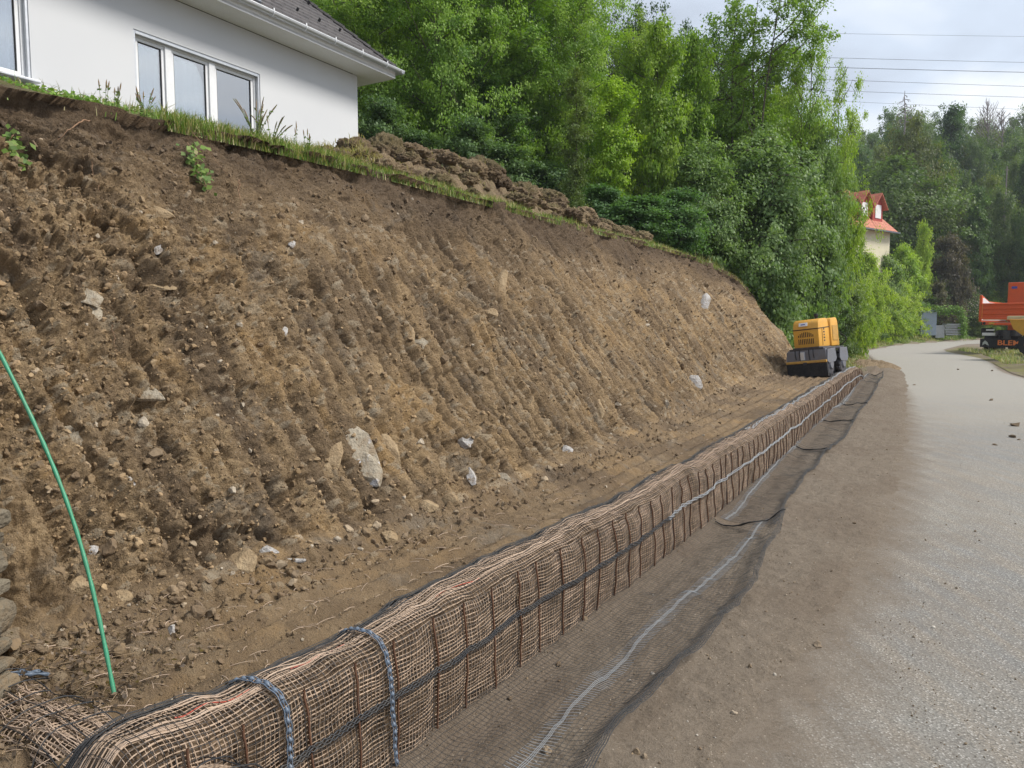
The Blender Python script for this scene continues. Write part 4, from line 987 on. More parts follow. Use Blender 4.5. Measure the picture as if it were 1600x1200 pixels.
# creeping plants hanging into the cut
def creeper(pxs, label, seed):
    root = None; r_ = np.random.default_rng(seed); P = np.array([bank_at(*q)[0] for q in pxs]); k = np.linspace(0, 1, 40)
    s_ = np.linspace(0, 1, len(P)); L = np.stack([np.interp(k, s_, P[:, i]) for i in range(3)], 1) + [.03, -.05, .0] + .012 * np.stack([fbm(k * 6, k * 0 + i, seed=seed) for i in range(3)], 1)
    root = empty('creeper', tuple(L[0])); tag(root, label, 'plant'); L = L - L[0]
    V, F = tubes(L, .003, 5); npmesh('stem', V, F, M['root'], parent=root)
    n_ = 90; C = L[r_.integers(4, 40, n_)] + r_.normal(size=(n_, 3)) * [.035, .03, .035]
    V, F, Cc = leafquads(C, r_.uniform(.02, .045, n_), r_.normal(size=(n_, 3)) * .5 + [.6, -.7, .6], gcols(n_, .05), 1.2); npmesh('foliage', V, F, M['leaf'], parent=root, attrs={'Col': Cc})
creeper([(290, 222), (304, 250), (312, 275), (318, 292)], 'green ivy creeper hanging over the dark soil left of the middle', 3)
creeper([(20, 215), (14, 235), (24, 252)], 'little leafy sprig growing from the dark soil at the far left', 4)
def bankroot(pxs, r0, label, seed):
    P = np.array([bank_at(*q)[0] for q in pxs]); k = np.linspace(0, 1, 40); s_ = np.linspace(0, 1, len(P))
    L = np.stack([np.interp(k, s_, P[:, i]) for i in range(3)], 1) + [.03, -.05, .015] + .014 * np.stack([fbm(k * 7, k * 0 + i * 5, seed=seed) for i in range(3)], 1)
    V, F = tubes(L - L[0], r0 * (1 - .7 * k), 6); tag(npmesh('root', V, F, M['root'], loc=tuple(L[0])), label, 'root')
bankroot([(140, 196), (122, 202), (104, 212), (92, 226)], .005, 'pale forked root curling over the dark soil at upper left', 1)
bankroot([(372, 285), (370, 305), (374, 328)], .005, 'reddish root hanging in the upper face below the crest grass', 2)
bankroot([(300, 215), (330, 250), (350, 275), (365, 300)], .0025, 'thin dark root trailing from the ivy creeper', 3)
bankroot([(176, 512), (178, 534), (182, 556)], .0025, 'thin tan root in the left face, above centre', 4)
bankroot([(140, 258), (146, 285), (158, 306)], .0025, 'fine root hanging from the dark topsoil at left', 5)
# straw, twigs and litter on the bench
def twigs(name, n_, ctr, label, lo, hi, mat):
    parts = []
    for i in range(n_):
        t_, k_ = ctr(); P = bank_point(t_, k_); a = rng.uniform(0, 6.28); L = rng.uniform(lo, hi); s_ = np.linspace(-.5, .5, 6)
        parts.append(tubes(P + np.stack([s_ * L * math.cos(a), s_ * L * math.sin(a), .006 + .03 * L * rng.normal() * s_ + .012 * rng.random() - .02 * s_ ** 2], 1), rng.uniform(.0008, .0018), 4))
    V, F = cat(parts); tag(npmesh(name, V, F, mat), label, 'twigs', None, 'stuff')
twigs('straw_litter', 420, lambda: (float(screen_t(1, 1.5, 12)[0]), -rng.random()), 'bits of straw and twig scattered over the dirt bench', .02, .10, M['coirpink'])
twigs('brush_litter', 420, lambda: (rng.normal(1.25, .22), -rng.random() * .55), 'heap of dry twigs and dead leaves between the stone wall and the green rod', .05, .22, M['wood'])
n = 1500; P = np.array([bank_point(rng.normal(1.3, .28), -rng.random() * .6) for _ in range(n)]); V, F, C = leafquads(P + [0, 0, .012] + rng.random((n, 3)) * [0, 0, .04], rng.uniform(.007, .018, n), rng.normal(size=(n, 3)) * .7 + [0, 0, 1], np.array([(0.17, .12, .08), (.27, .2, .14), (.10, .075, .055)])[rng.integers(0, 3, n)], 1.5)
tag(npmesh('leaf_litter', V, F, M['leaf'], attrs={'Col': C}), 'dead brown leaves littering the corner by the stone wall', 'leaves', None, 'stuff')

# ------------------------------------------------------------------ green rod and dry-stone wall end
P0 = ongr(176, 1072, .50); P1 = atY(2, 560, P0[1] + .25); k = np.linspace(-.02, 1.35, 60); L = P0 + (P1 - P0) * k[:, None]; 
L[:, 0] -= .055 * np.sin(k * math.pi * 1.0) * .0 - .03 * np.sin(k * math.pi); L[:, 1] += .04 * np.sin(k * 3)
V, F = tubes(L - P0, .0068 * (1 + .12 * np.cos(k * 70)), 10); tag(npmesh('rod', V, F, M['green_rod'], loc=tuple(P0)), 'thin green rod stuck in the bench and leaning to the left', 'rod')
def stonewall():
    O = ongr(-150, 1130, .35); root = empty('stone_wall', (O[0], O[1], 0.35)); tag(root, 'end of a grey-brown dry-stone wall at the left edge of the picture', 'wall')
    z = .0; r_ = random.Random(3); e = atY(36, 900, 2.42)[0]
    while z < .90:
        h = r_.uniform(.05, .15); y = 0
        right = e - r_.uniform(.0, .04) - .03 * z
        w_ = r_.uniform(.25, .4); bm = bmesh.new(); bmesh.ops.create_cube(bm, size=1); bmesh.ops.subdivide_edges(bm, edges=bm.edges[:], cuts=5, use_grid_fill=True)
        V = np.array([v.co[:] for v in bm.verts]); F = np.array([[v.index for v in f.verts] for f in bm.faces]); bm.free()
        q = V * 2; V = V * (1 - .10 * (np.abs(q[:, [0]] * q[:, [2]]) ** 3)); V = V + .035 * np.stack([fbm(V[:, 0] * 3 + z * 9, V[:, 1] * 3, V[:, 2] * 3, seed=i + 5) for i in range(3)], 1)
        V = V * [w_, .45, h - .006] + [right - w_ / 2 - O[0], 2.19 - O[1], z + h / 2]
        npmesh('stone', V, F, M['rock_wall'], parent=root, smooth=False)
        z += h
stonewall()

# ------------------------------------------------------------------ heaps of dug sods behind the crest
def heap(px0, px1, prof, label, seed, depth=1.6, off=1.3, mat='heap', turf=.6):
    """prof: (px, y_top) silhouette points"""
    pr_ = np.array(prof, float); nu, nv = 420, 150
    # place its ridge on plan parallel to the crest
    ts = []
    for px, py in prof:
        best = min(((abs(tpv[0]), tpv[1], tpv[2]) for tpv in [((_pp[1] - (float(pcr(_pp[0])) + off)), _pp[0], _P[2]) for _P in [ray(px, py) * kq + np.array([0, 0, CAMH]) for kq in np.linspace(3, 34, 1500)] for _pp in [tp(_P)]]), key=lambda a: a[0]); ts.append((best[1], best[2]))
    ts = np.array(ts); t0, t1 = ts[:, 0].min(), ts[:, 0].max()
    T = np.linspace(t0 - .25, t1 + .25, nu)[:, None]; Q = np.linspace(-depth * .75, depth, nv)[None]
    ztop = np.interp(T, ts[:, 0], ts[:, 1]); zg = lawn_z(T, off + Q * .99)
    sh = np.clip(1 - np.abs(np.where(Q < 0, Q / (depth * .7), Q / depth)) ** 1.5, 0, 1) * sst(t0 - .22, t0 + .1, T) * sst(t1 + .22, t1 - .1, T)
    Pp = pcr(T) + off + Q
    big = 1 - np.abs(fbm(T * 2.4, Q * 2.4, seed=seed, oct=3)); w1, _, wi = worley(T * 2.6 + .3 * fbm(T * 3, Q * 3, seed=seed + 1), Q * 2.6 + .3 * fbm(T * 3, Q * 3, seed=seed + 2), seed)
    lump = np.sqrt(np.clip(1 - (w1 / .72) ** 2, 0, 1)); g1, _, gi = worley(T * 7 + 0 * Q, Q * 7 + 0 * T, seed + 3); l2 = np.sqrt(np.clip(1 - (g1 / .7) ** 2, 0, 1))
    A = np.minimum(1, np.maximum(ztop - zg, .0) / .7)
    l1_, c1_, j1_ = blocks(T * 4.2 + .15 * fbm(T * 6, Q * 6, seed=seed), Q * 4.2 + .15 * fbm(T * 6, Q * 6, seed=seed + 8), seed + 5); l2_, c2_, j2_ = blocks(T * 12 + 0 * Q, Q * 12 + 0 * T, seed + 6)
    Z = (.05 * l1_ - .05 * sst(.15, 0, c1_) + .015 * l2_ - .015 * sst(.15, 0, c2_)) * np.sqrt(sh) * A + zg - .08 + sh * (np.maximum(ztop - zg, 0) - .14 * A) + np.sqrt(sh) * A * (.12 * lump * (.5 + wi) + .05 * l2 + .07 * fbm(T * 9, Q * 9, seed=seed + 4, oct=4, gain=.65)) - .06
    X, Y = xy(T + 0 * Q, Pp)
    gr = sst(.55, .7, wi) * sst(.3, .7, lump) * turf * sst(.3, .6, vn(T * 9, Q * 9)) * .55
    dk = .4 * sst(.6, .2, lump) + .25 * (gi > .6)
    P = np.stack([X, Y, Z], -1); c0 = P.reshape(-1, 3).mean(0)
    Vs, Fs, gs, ds, n_ = [P.reshape(-1, 3)], [], [gr.ravel()], [(dk + 0 * T).ravel()], nu * nv
    bm = bmesh.new(); bmesh.ops.create_icosphere(bm, subdivisions=5, radius=1.0); bv = np.array([v.co[:] for v in bm.verts]); bf = np.array([[v.index for v in f.verts] for f in bm.faces]); bm.free()
    g4 = gridfaces(nu, nv); Fs.append(np.concatenate([g4[:, [0, 1, 2]], g4[:, [0, 2, 3]]])); r_ = np.random.default_rng(seed)
    ok = np.argwhere((sh * A > .12)); 
    for q in range(int(70 * (t1 - t0))):
        i, j = ok[r_.integers(len(ok))]; R0 = float(np.clip(r_.lognormal(math.log(.072), .6), .02, .24)) * (.5 + .5 * A[i, 0])
        dsp = 1 + .34 * fbm(bv[:, 0] * 1.6 + q, bv[:, 1] * 1.6, bv[:, 2] * 1.6, seed=q, oct=3) + .42 * fbm(bv[:, 0] * 4.5 + q, bv[:, 1] * 4.5, bv[:, 2] * 4.5, seed=q + 3, oct=4, gain=.85)
        Vs.append(bv * dsp[:, None] * R0 * r_.uniform([.9, .9, .55], [1.4, 1.3, .9]) + P[i, j] + [0, 0, R0 * .15]); Fs.append(bf + n_); n_ += len(bv)
        g_ = turf * (r_.random() < .35); gs.append(g_ * np.clip(bv[:, 2] * 2, 0, 1) * .7); ds.append(np.full(len(bv), r_.choice([0, 0, .3, .6])))
    gs = np.concatenate(gs); AV = np.concatenate(Vs); pk = r_.integers(nu * nv, len(AV), 5200); pk = pk[AV[pk, 2] > lawn_z(AV[pk] [:, :2] @ D, .8) - .2]
    grassmesh('heap_straw', AV[pk], r_.uniform(.03, .10, len(pk)), r_.uniform(.4, 1.5, len(pk)), r_.uniform(.002, .005, len(pk)), gcols(len(pk), .93) * [1, .95, .9], 'dry roots and straw sticking out of the ' + ('long sod heap' if px1 > 700 else 'small dark heap'))
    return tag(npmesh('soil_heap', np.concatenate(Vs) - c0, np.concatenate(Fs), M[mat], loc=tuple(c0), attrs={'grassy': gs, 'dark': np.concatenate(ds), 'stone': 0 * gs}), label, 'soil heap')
heap(590, 960, [(572, 240), (592, 236), (612, 228), (640, 222), (672, 222), (690, 232), (720, 246), (745, 252), (762, 270), (790, 290), (830, 300), (860, 312), (890, 326), (925, 345), (960, 356)], 'long lumpy heap of dug brown sods behind the crest', 5)
heap(510, 580, [(500, 226), (515, 214), (530, 208), (545, 214), (565, 224), (582, 238)], 'small dark soil heap in front of the house corner', 9, .7, 1.0)

# ------------------------------------------------------------------ white house on top of the bank
HA = R(30.6); HD = np.array([math.sin(HA), math.cos(HA)]); HN = np.array([-math.cos(HA), math.sin(HA)]); PW = 12.0
def hpix(px, py, ph=PW):
    d = ray(px, py); k = ph / (d[0] * HN[0] + d[1] * HN[1]); P = d * k; return float(P[0] * HD[0] + P[1] * HD[1]), float(P[2] + CAMH)
def build_house():
    tC, zS = hpix(558, 119); _, zWt = hpix(208, 43); a0, _ = hpix(208, 43); a1, zb_ = hpix(406, 117); b1, zsill = hpix(50, 129)
    zWt = (zWt + zb_) / 2; print('house', tC, zS, zWt, a0, a1, b1, zsill)
    zG = 4.2; Lh, Dp = 15.0, 9.5; x0 = tC - Lh
    root = bpy.data.objects.new('house', None); col.objects.link(root)
    ox, oy = HD * x0 + HN * PW; root.location = (ox, oy, zG); root.rotation_euler = (0, 0, math.pi / 2 - HA)
    tag(root, 'white rendered house with a dark hipped roof standing above the cut bank', 'house')
    h = zS - zG; wt = zWt - zG; ws = zsill - zG; A0, A1, B1 = a0 - x0, a1 - x0, b1 - x0; B0 = B1 - 1.7; th = .34
    A_b = .15                                            # the big window reaches almost to the floor
    m = MB()
    def wb(xa, xb, za, zb): m.box(((xa + xb) / 2, th / 2, (za + zb) / 2), (xb - xa, th, zb - za))
    wb(0, B0, -.5, h); wb(B0, B1, -.5, ws); wb(B0, B1, wt, h); wb(B1, A0, -.5, h); wb(A0, A1, -.5, A_b); wb(A0, A1, wt, h); wb(A1, Lh, -.5, h)
    m.box((Lh - th / 2, th + (Dp - th) / 2, h / 2 - .25), (th, Dp - th, h + .5)); m.box((th / 2, th + (Dp - th) / 2, h / 2 - .25), (th, Dp - th, h + .5)); m.box((Lh / 2, Dp - th / 2, h / 2 - .25), (Lh - 2 * th, th, h + .5))
    m.build('wall', M['stucco'], root)
    MB().box((Lh / 2, Dp / 2, -.05), (Lh - 2 * th, Dp - 2 * th, .1)).box((Lh / 2, Dp / 2, h - .03), (Lh - 2 * th, Dp - 2 * th, .06)).box((Lh / 2, 4.5, h / 2), (Lh - 2 * th, .1, h - .2)).build('interior', M['room'], root)
    ov = .62; zE = h + .02
    # eaves box
    m = MB(); m.box((Lh / 2, -ov / 2, zE + .02), (Lh + 2 * ov, ov - .004, .06)); m.box((Lh + ov / 2, Dp / 2 + ov / 2 + .002, zE + .02), (ov, Dp + ov, .06)); m.box((-ov / 2, Dp / 2 + ov / 2 + .002, zE + .02), (ov, Dp + ov, .06)); m.build('soffit', M['soffit'], root)
    m = MB(); m.box((Lh / 2, -ov + .012, zE + .12), (Lh + 2 * ov, .02, .20)); m.box((Lh + ov - .012, Dp / 2 + .03, zE + .12), (.02, Dp + 2 * ov - .06, .20)); m.box((-ov + .012, Dp / 2 + .03, zE + .12), (.02, Dp + 2 * ov - .06, .20)); m.build('fascia', M['soffit'], root)
    # roof slopes with courses
    tanr = .93; E0 = (-ov, -ov); half = (Dp + 2 * ov) / 2; Lr = Lh + 2 * ov; ang = math.atan(tanr); ns = 34
    Vs, Fs, U = [], [], []
    def slope(length, org, ux, uy):
        """ux along the eave, uy inwards; trapezoid courses"""
        for i in range(ns):
            d0, d1 = half * i / ns, half * (i + 1) / ns; d1b = d1 + .0
            for (da, db, za, zb2) in ((d0, d1, d0 * tanr + .035, d1 * tanr + .004), (d0, d0, d0 * tanr + .002, d0 * tanr + .035)):
                b = len(Vs)
                for s__, d_, z_ in ((d0 if da == d0 else da, da, za), (length - da, da, za), (length - db, db, zb2), (db, db, zb2)):
                    P = (org[0] + ux[0] * s__ + uy[0] * d_, org[1] + ux[1] * s__ + uy[1] * d_, zE + .22 + z_); Vs.append(P); U.append((s__, d_ * 1.36, 0))
                Fs.append((b, b + 1, b + 2, b + 3))
    slope(Lr, (-ov, -ov), (1, 0), (0, 1)); slope(2 * half, (Lh + ov, -ov), (0, 1), (-1, 0)); slope(Lr, (Lh + ov, Dp + ov), (-1, 0), (0, -1)); slope(2 * half, (-ov, Dp + ov), (0, -1), (1, 0))
    npmesh('roof', np.array(Vs), np.array(Fs), M['slate'], parent=root, smooth=False, attrs={'tuv': np.array(U)})
    # hip caps
    for (c0, dr) in (((Lh + ov, -ov), (-1, 1)), ((Lh + ov, Dp + ov), (-1, -1)), ((-ov, -ov), (1, 1)), ((-ov, Dp + ov), (1, -1))):
        m = MB()
        for i in range(26):
            a, b = half * i / 26, half * (i + 1.12) / 26
            m.cyl((c0[0] + dr[0] * a, c0[1] + dr[1] * a, zE + .235 + a * tanr), (c0[0] + dr[0] * b, c0[1] + dr[1] * b, zE + .225 + b * tanr), .075, .055, 8)
        m.build('hip_cap', M['slate'], root)
    # grey metal sheet low on the roof
    sx, _ = hpix(413, 27, PW - ov); sx -= x0
    m = MB(); rot = Matrix.Rotation(ang, 4, 'X'); L_ = 3.2; m.box((sx - L_ / 2, -ov + .62 * math.cos(ang) + .03, zE + .30 + .62 * math.sin(ang)), (L_, 1.15, .05), .01, rot)
    for i in range(1, 6): m.box((sx - L_ * i / 6, -ov + .62 * math.cos(ang), zE + .34 + .62 * math.sin(ang)), (.02, 1.15, .03), 0, rot)
    m.build('metal_sheet', M['zincdark'], root)
    # gutter and brackets
    def gut(a, b):
        a = np.array(a, float); b = np.array(b, float); d = (b - a) / np.linalg.norm(b - a); nrm = np.array([d[1], -d[0], 0]); kq = np.linspace(math.pi, 2 * math.pi, 14)
        prof = [(math.cos(x) * .072, math.sin(x) * .068) for x in kq] + [(.080, .012), (.066, .0)] + [(math.cos(x) * .062, math.sin(x) * .058) for x in kq[::-1]]
        V = np.array([[p + nrm * o_ + np.array([0, 0, z_]) for o_, z_ in prof] for p in (a, b)]); n_ = len(prof)
        F = np.array([[i, (i + 1) % n_, n_ + (i + 1) % n_, n_ + i] for i in range(n_)]); return V.reshape(-1, 3), F
    zg = zE + .17
    V, F = cat([gut((-ov - .15, -ov - .085, zg), (Lh + ov + .16, -ov - .085, zg)), gut((Lh + ov + .085, -ov - .16, zg - .005), (Lh + ov + .085, Dp + ov, zg - .005))]); npmesh('gutter', V, F, M['zinc'], parent=root)
    xg = .4
    while xg < Lh + ov:
        m = MB(); m.tube([(xg, -ov - .16 + .0, zg + .01), (xg, -ov - .165, zg - .03), (xg, -ov - .13, zg - .075), (xg, -ov - .085, zg - .088), (xg, -ov - .03, zg - .07), (xg, -ov, zg)], .008); m.box((xg, -ov - .16, zg + .035), (.025, .01, .05)); m.build('gutter_bracket', M['frame'], root); xg += .82
    yg = .3
    # snow hooks
    for r_i, dd in enumerate((.55, 1.25, 1.95, 2.7, 3.4)):
        for kx in range(24):
            x = -ov + dd + .2 + kx * .62 + .31 * (r_i % 2)
            if x < sx + .1 and dd < 1.2 or x > Lh + ov - dd - .15 or x < sx - 3: continue
            MB().box((x, -ov + dd, zE + .29 + dd * tanr), (.035, .05, .075), .008, Matrix.Rotation(ang, 4, 'X')).build('snow_hook', M['black'], root)
    # windows
    def window(xa, xb, za, zb, muls, sill, name):
        fy = .13
        m = MB(); fw = .085
        m.box(((xa + xb) / 2, fy, zb - fw / 2), (xb - xa, .09, fw), .006); m.box(((xa + xb) / 2, fy, za + fw / 2), (xb - xa, .09, fw), .006)
        m.box((xa + fw / 2, fy, (za + zb) / 2), (fw, .086, zb - za - 2 * fw), .005); m.box((xb - fw / 2, fy, (za + zb) / 2), (fw, .086, zb - za - 2 * fw), .005)
        for q in muls: m.box((q, fy - .005, (za + zb) / 2), (.13, .10, zb - za - 2 * fw), .006)
        wf = m.build('window', M['frame'], root)
        ed = [xa + fw] + [v for q in muls for v in (q - .065, q + .065)] + [xb - fw]
        for i in range(0, len(ed), 2):
            xa2, xb2 = ed[i], ed[i + 1]; s2 = .055
            mm_ = MB()
            mm_.box(((xa2 + xb2) / 2, fy + .008, zb - fw - s2 / 2), (xb2 - xa2, .06, s2), .006); mm_.box(((xa2 + xb2) / 2, fy + .008, za + fw + s2 / 2), (xb2 - xa2, .06, s2), .006)
            for xx in (xa2 + s2 / 2, xb2 - s2 / 2): mm_.box((xx, fy + .008, (za + zb) / 2), (s2, .058, zb - za - 2 * fw - 2 * s2), .005)
            mm_.build('sash', M['zincdark'] if False else M['frame'], wf)
            MB().box(((xa2 + xb2) / 2, fy + .012, (za + zb) / 2), (xb2 - xa2 - 2 * s2, .012, zb - za - 2 * fw - 2 * s2)).build('pane', M['glass'], wf)
            mg = MB(); g_ = .012
            for xx in (xa2 + s2 + g_ / 2, xb2 - s2 - g_ / 2): mg.box((xx, fy - .004, (za + zb) / 2), (g_, .012, zb - za - 2 * fw - 2 * s2))
            mg.box(((xa2 + xb2) / 2, fy - .004, zb - fw - s2 - g_ / 2), (xb2 - xa2 - 2 * s2 - 2 * g_, .012, g_)); mg.build('gasket', M['black'], wf)
        # roller-shutter guides and head
        mm_ = MB(); mm_.box((xb - .02, fy - .085, (za + zb) / 2), (.04, .06, zb - za), .004); mm_.box((xa + .02, fy - .085, (za + zb) / 2), (.04, .06, zb - za), .004); mm_.box(((xa + xb) / 2, fy - .085, zb - .03), (xb - xa - .084, .06, .06), .004); mm_.build('shutter_guide', M['zinc'], wf)
        # curtain
        kx = np.linspace(xa + .1, xb - .1, 260); zz = np.array([za + .1, zb - .1]); yy = fy + .30 + .035 * np.sin(kx * 26 + 2 * np.sin(kx * 3)); 
        V = np.stack([np.repeat(kx, 2), np.repeat(yy, 2), np.tile(zz, 260)], 1); npmesh('curtain', V, gridfaces(260, 2), M['curtain'], parent=root)
        if sill: MB().box(((xa + xb) / 2, -.03, za - .015), (xb - xa + .08, .32, .035), .006).build('sill', M['zinc'], root)
    m1, _ = hpix(268, 100); m2, _ = hpix(336, 120)
    window(A0, A1, A_b, wt, (m1 - x0, m2 - x0), False, 'a'); window(B0, B1, ws, wt, ((B0 + B1) / 2,), True, 'b')
    # soffit lamp near the corner
    MB().cyl((Lh + .25, .9, zE - .04), (Lh + .25, .9, zE + .0), .05, .05, 12).build('soffit_lamp', M['zinc'], root)
build_house()

# ------------------------------------------------------------------ trees
def tree_protos(seed, H, R_, base, nbr, ncl, nleaf, leaf, cr, spread=.34, shape='round', trunk_r=.14, lean=0.0, stems=1, tone=((.055, .115, .018), (.12, .20, .03)), flat=.55, droop=0.0):
    """returns (trunk mesh, crown mesh): tapered stem, limbs, and leaf sprays spread along the twigs"""
    r_ = np.random.default_rng(seed); tubes_, cl = [], []
    for s_ in range(stems):
        a0 = r_.uniform(0, 6.28); k = np.linspace(0, 1, 14); off = 0 if stems == 1 else .14 * R_
        ph = r_.uniform(0, 9)
        ax = lambda z, a0=a0, off=off, ph=ph: np.stack([off * np.cos(a0) * (.3 + 2.2 * z / H) + lean * z + .10 * R_ * np.sin(z / H * 4 + ph) * (z / H), off * np.sin(a0) * (.3 + 2.2 * z / H) + .10 * R_ * np.cos(z / H * 5 + ph) * (z / H), z], -1)
        Hs = H * (1 if s_ == 0 else r_.uniform(.75, .95)); zz = k * Hs * .97
        tubes_.append(tubes(ax(zz), trunk_r * (1 - .9 * k) * (1 if stems == 1 else .7) + .01, 7))
        for b in range(nbr // stems):
            f = base + (1 - base) * (b + r_.random()) / (nbr // stems) * .97; z0 = f * Hs; q = (f - base) / (1 - base)
            if shape == 'round': L = R_ * (math.sin(math.pi * min(1, .12 + .88 * q) ** .8) ** .6 + .12)
            elif shape == 'cone': L = R_ * (1.02 - q) ** .8 + .15
            elif shape == 'column': L = R_ * (.55 + .45 * math.sin(math.pi * q)) * (1 if q < .85 else .6)
            else: L = R_ * (.5 + .6 * q) * (1 if q < .8 else (1 - q) * 4 + .2)
            L *= r_.uniform(.65, 1.18); a = r_.uniform(0, 6.28) if b % 2 else b * 2.4; el = r_.uniform(.05, .75) * (1 - .3 * q) + (.5 if shape == 'column' else 0)
            kk = np.linspace(0, 1, 8); o = ax(np.array(z0)); dr = np.array([math.cos(a) * math.cos(el), math.sin(a) * math.cos(el), math.sin(el)])
            P = o + dr * (kk * L)[:, None] + np.stack([.08 * L * np.sin(kk * 5 + b), .08 * L * np.cos(kk * 4 + b * 2), .12 * L * kk ** 2 - droop * L * kk ** 2], 1) * kk[:, None]
            tubes_.append(tubes(P, max(.012, trunk_r * .38 * (1 - .6 * q)) * (1 - .85 * kk) + .006, 5))
            nt_ = max(3, int(ncl * L / (nbr * R_)))
            for c in range(nt_):
                u = r_.uniform(.30, 1.05); i = min(7, int(u * 7)); c0 = P[i]; sp = r_.normal(size=3) * [1, 1, .55] * spread * L * (.35 + .4 * u); c1 = c0 + sp + [0, 0, -droop * .5]
                cl.append(c1)
                if c % 2 == 0: tubes_.append(tubes(np.linspace(c0, c1, 4) + np.array([[0, 0, 0], [0, 0, .03], [0, 0, .03], [0, 0, 0]]), .008, 3))
        cl.append(ax(np.array(Hs * .99)))
    cl = np.array(cl); m = max(6, nleaf // len(cl)); C = np.repeat(cl, m, 0); n_ = len(C); rad = np.repeat(r_.uniform(.5, 1.25, len(cl)), m)
    off = r_.normal(size=(n_, 3)) * [1, 1, flat]; C = C + off * (rad * cr)[:, None] + np.stack([0 * rad, 0 * rad, -droop * np.abs(off[:, 0]) * cr], 1)
    ctr = np.array([lean * H * .6, 0, H * (base + .5 * (1 - base))]); outw = C - ctr; outw /= np.linalg.norm(outw, axis=1, keepdims=True) + 1e-6
    nr = r_.normal(size=(n_, 3)) * .55 + [0, 0, .8] + outw * .7
    tt = np.clip(np.repeat(r_.random(len(cl)), m) * .75 + r_.random(n_) * .35, 0, 1)[:, None]; col_ = np.array(tone[0]) * (1 - tt) + np.array(tone[1]) * tt
    global rng; sv_ = rng; rng = r_; V, F, Cc = leafquads(C, r_.uniform(.65, 1.3, n_) * leaf, nr, col_, 1.5); rng = sv_
    a, f = cat(tubes_)
    return (a, f), (V, F, Cc)
def mesh_only(name, V, F, mat, C=None):
    o = npmesh(name, V, F, mat, attrs={'Col': C} if C is not None else None); me = o.data; bpy.data.objects.remove(o); return me
PROTO = {}
def proto(key, *a, **k):
    (tv, tf), (V, F, C) = tree_protos(*a, **k); PROTO[key] = (mesh_only('trunk', tv, tf, M['bark']), mesh_only('crown', V, F, M['leaf'], C), a[1], a[2])
GRN = ((.09, .185, .03), (.25, .37, .06)); ASH = ((.09, .165, .06), (.22, .32, .11)); DRK = ((.03, .07, .02), (.085, .15, .035)); LIM = ((.15, .26, .03), (.32, .43, .06)); FAR = ((.04, .08, .028), (.10, .16, .045))
proto('beech', 11, 15, 4.6, .12, 46, 620, 62000, .105, .36, tone=GRN)
proto('beech_wide', 12, 13, 5.4, .08, 46, 620, 62000, .105, .38, tone=GRN)
proto('maple', 13, 14, 4.0, .10, 46, 560, 56000, .11, .34, tone=LIM, shape='vase')
proto('ash', 14, 12.5, 3.1, .30, 44, 420, 30000, .085, .27, tone=((.11, .19, .035), (.25, .36, .06)), shape='vase', stems=3, spread=.42)
proto('ash_small', 15, 10, 2.4, .18, 34, 330, 24000, .085, .26, tone=LIM, shape='round', stems=2, spread=.42)
proto('bushy', 16, 6.8, 2.4, .02, 64, 760, 60000, .095, .28, tone=ASH, spread=.4, droop=.25)
proto('birch', 17, 9.5, 1.3, .10, 40, 240, 12000, .085, .22, tone=((.08, .13, .035), (.15, .21, .06)), shape='column', trunk_r=.05)
proto('young', 18, 9, 2.0, .10, 36, 260, 18000, .12, .30, tone=LIM, shape='column', trunk_r=.06)
proto('dark', 19, 15, 4.2, .03, 50, 520, 40000, .14, .42, tone=DRK)
proto('shrub', 20, 3.6, 1.15, .0, 38, 420, 30000, .08, .19, tone=LIM, spread=.42, droop=.2, trunk_r=.05)
proto('shrub_dark', 21, 3.6, 1.2, .0, 38, 400, 28000, .085, .2, tone=ASH, spread=.42, trunk_r=.05)
proto('vines', 26, 4.2, 1.9, .0, 54, 620, 44000, .09, .24, tone=LIM, spread=.45, droop=.35)
proto('farA', 22, 15, 6.0, .08, 46, 420, 30000, .22, .60, tone=FAR)
proto('farB', 23, 17, 5.0, .10, 46, 420, 28000, .22, .55, tone=DRK, shape='cone')
proto('farC', 24, 13, 5.2, .05, 46, 420, 28000, .21, .60, tone=((.06, .10, .025), (.13, .17, .045)))
proto('willow', 25, 8, 3.4, .25, 34, 260, 15000, .20, .35, tone=((.13, .18, .06), (.24, .29, .10)), droop=.8, flat=1.3)
def put(key, px, Y, htop, label, cat_='tree', group=None, tint=(1, 1, 1), rz=None, dz=0.0, name='tree', wid=1.0, rpx=None):
    """stands at picture column px, distance Y; htop = picture row of its top"""
    d = ray(px, 505); X = d[0] / d[1] * Y; z = gh(X, Y) - .1 + dz
    zt = atY(px, htop, Y)[2]; tm, cm, H = PROTO[key][:3]; s_ = max(.15, (zt - z) / H)
    r = empty(name, (X, Y, z), random.uniform(0, 6.28) if rz is None else rz); wx_ = s_ * wid if rpx is None else rpx * Y / FPX / (PROTO[key][3] * 1.12); r.scale = (wx_, wx_, s_); tag(r, label, cat_, group)
    for nm, me in (('trunk', tm), ('crown', cm)):
        o = bpy.data.objects.new(nm, me); col.objects.link(o); o.parent = r; o.color = (*tint, 1)
    return r
W = 'wood behind the house'
def V_(a=.82, b=1.18): f = random.uniform(a, b); return (f * random.uniform(.9, 1.15), f, f * random.uniform(.8, 1.1))
for i, px in enumerate(range(430, 1200, 58)):
    put('dark', px + random.uniform(-15, 15), random.uniform(38, 46), random.uniform(-60, 0) if px < 940 else random.uniform(30, 90), 'tall dark tree deep inside the wood behind the house', group=W, tint=V_(), rpx=80)
for i, px in enumerate(range(450, 960, 74)):
    put(('beech', 'beech_wide', 'dark')[i % 3], px + random.uniform(-14, 14), random.uniform(29, 36), random.uniform(-110, -30) if px < 930 else 8, 'tall leafy tree in the middle rows of the wood behind the house', group='middle rows of the wood', tint=V_(.85, 1.15), rpx=95)
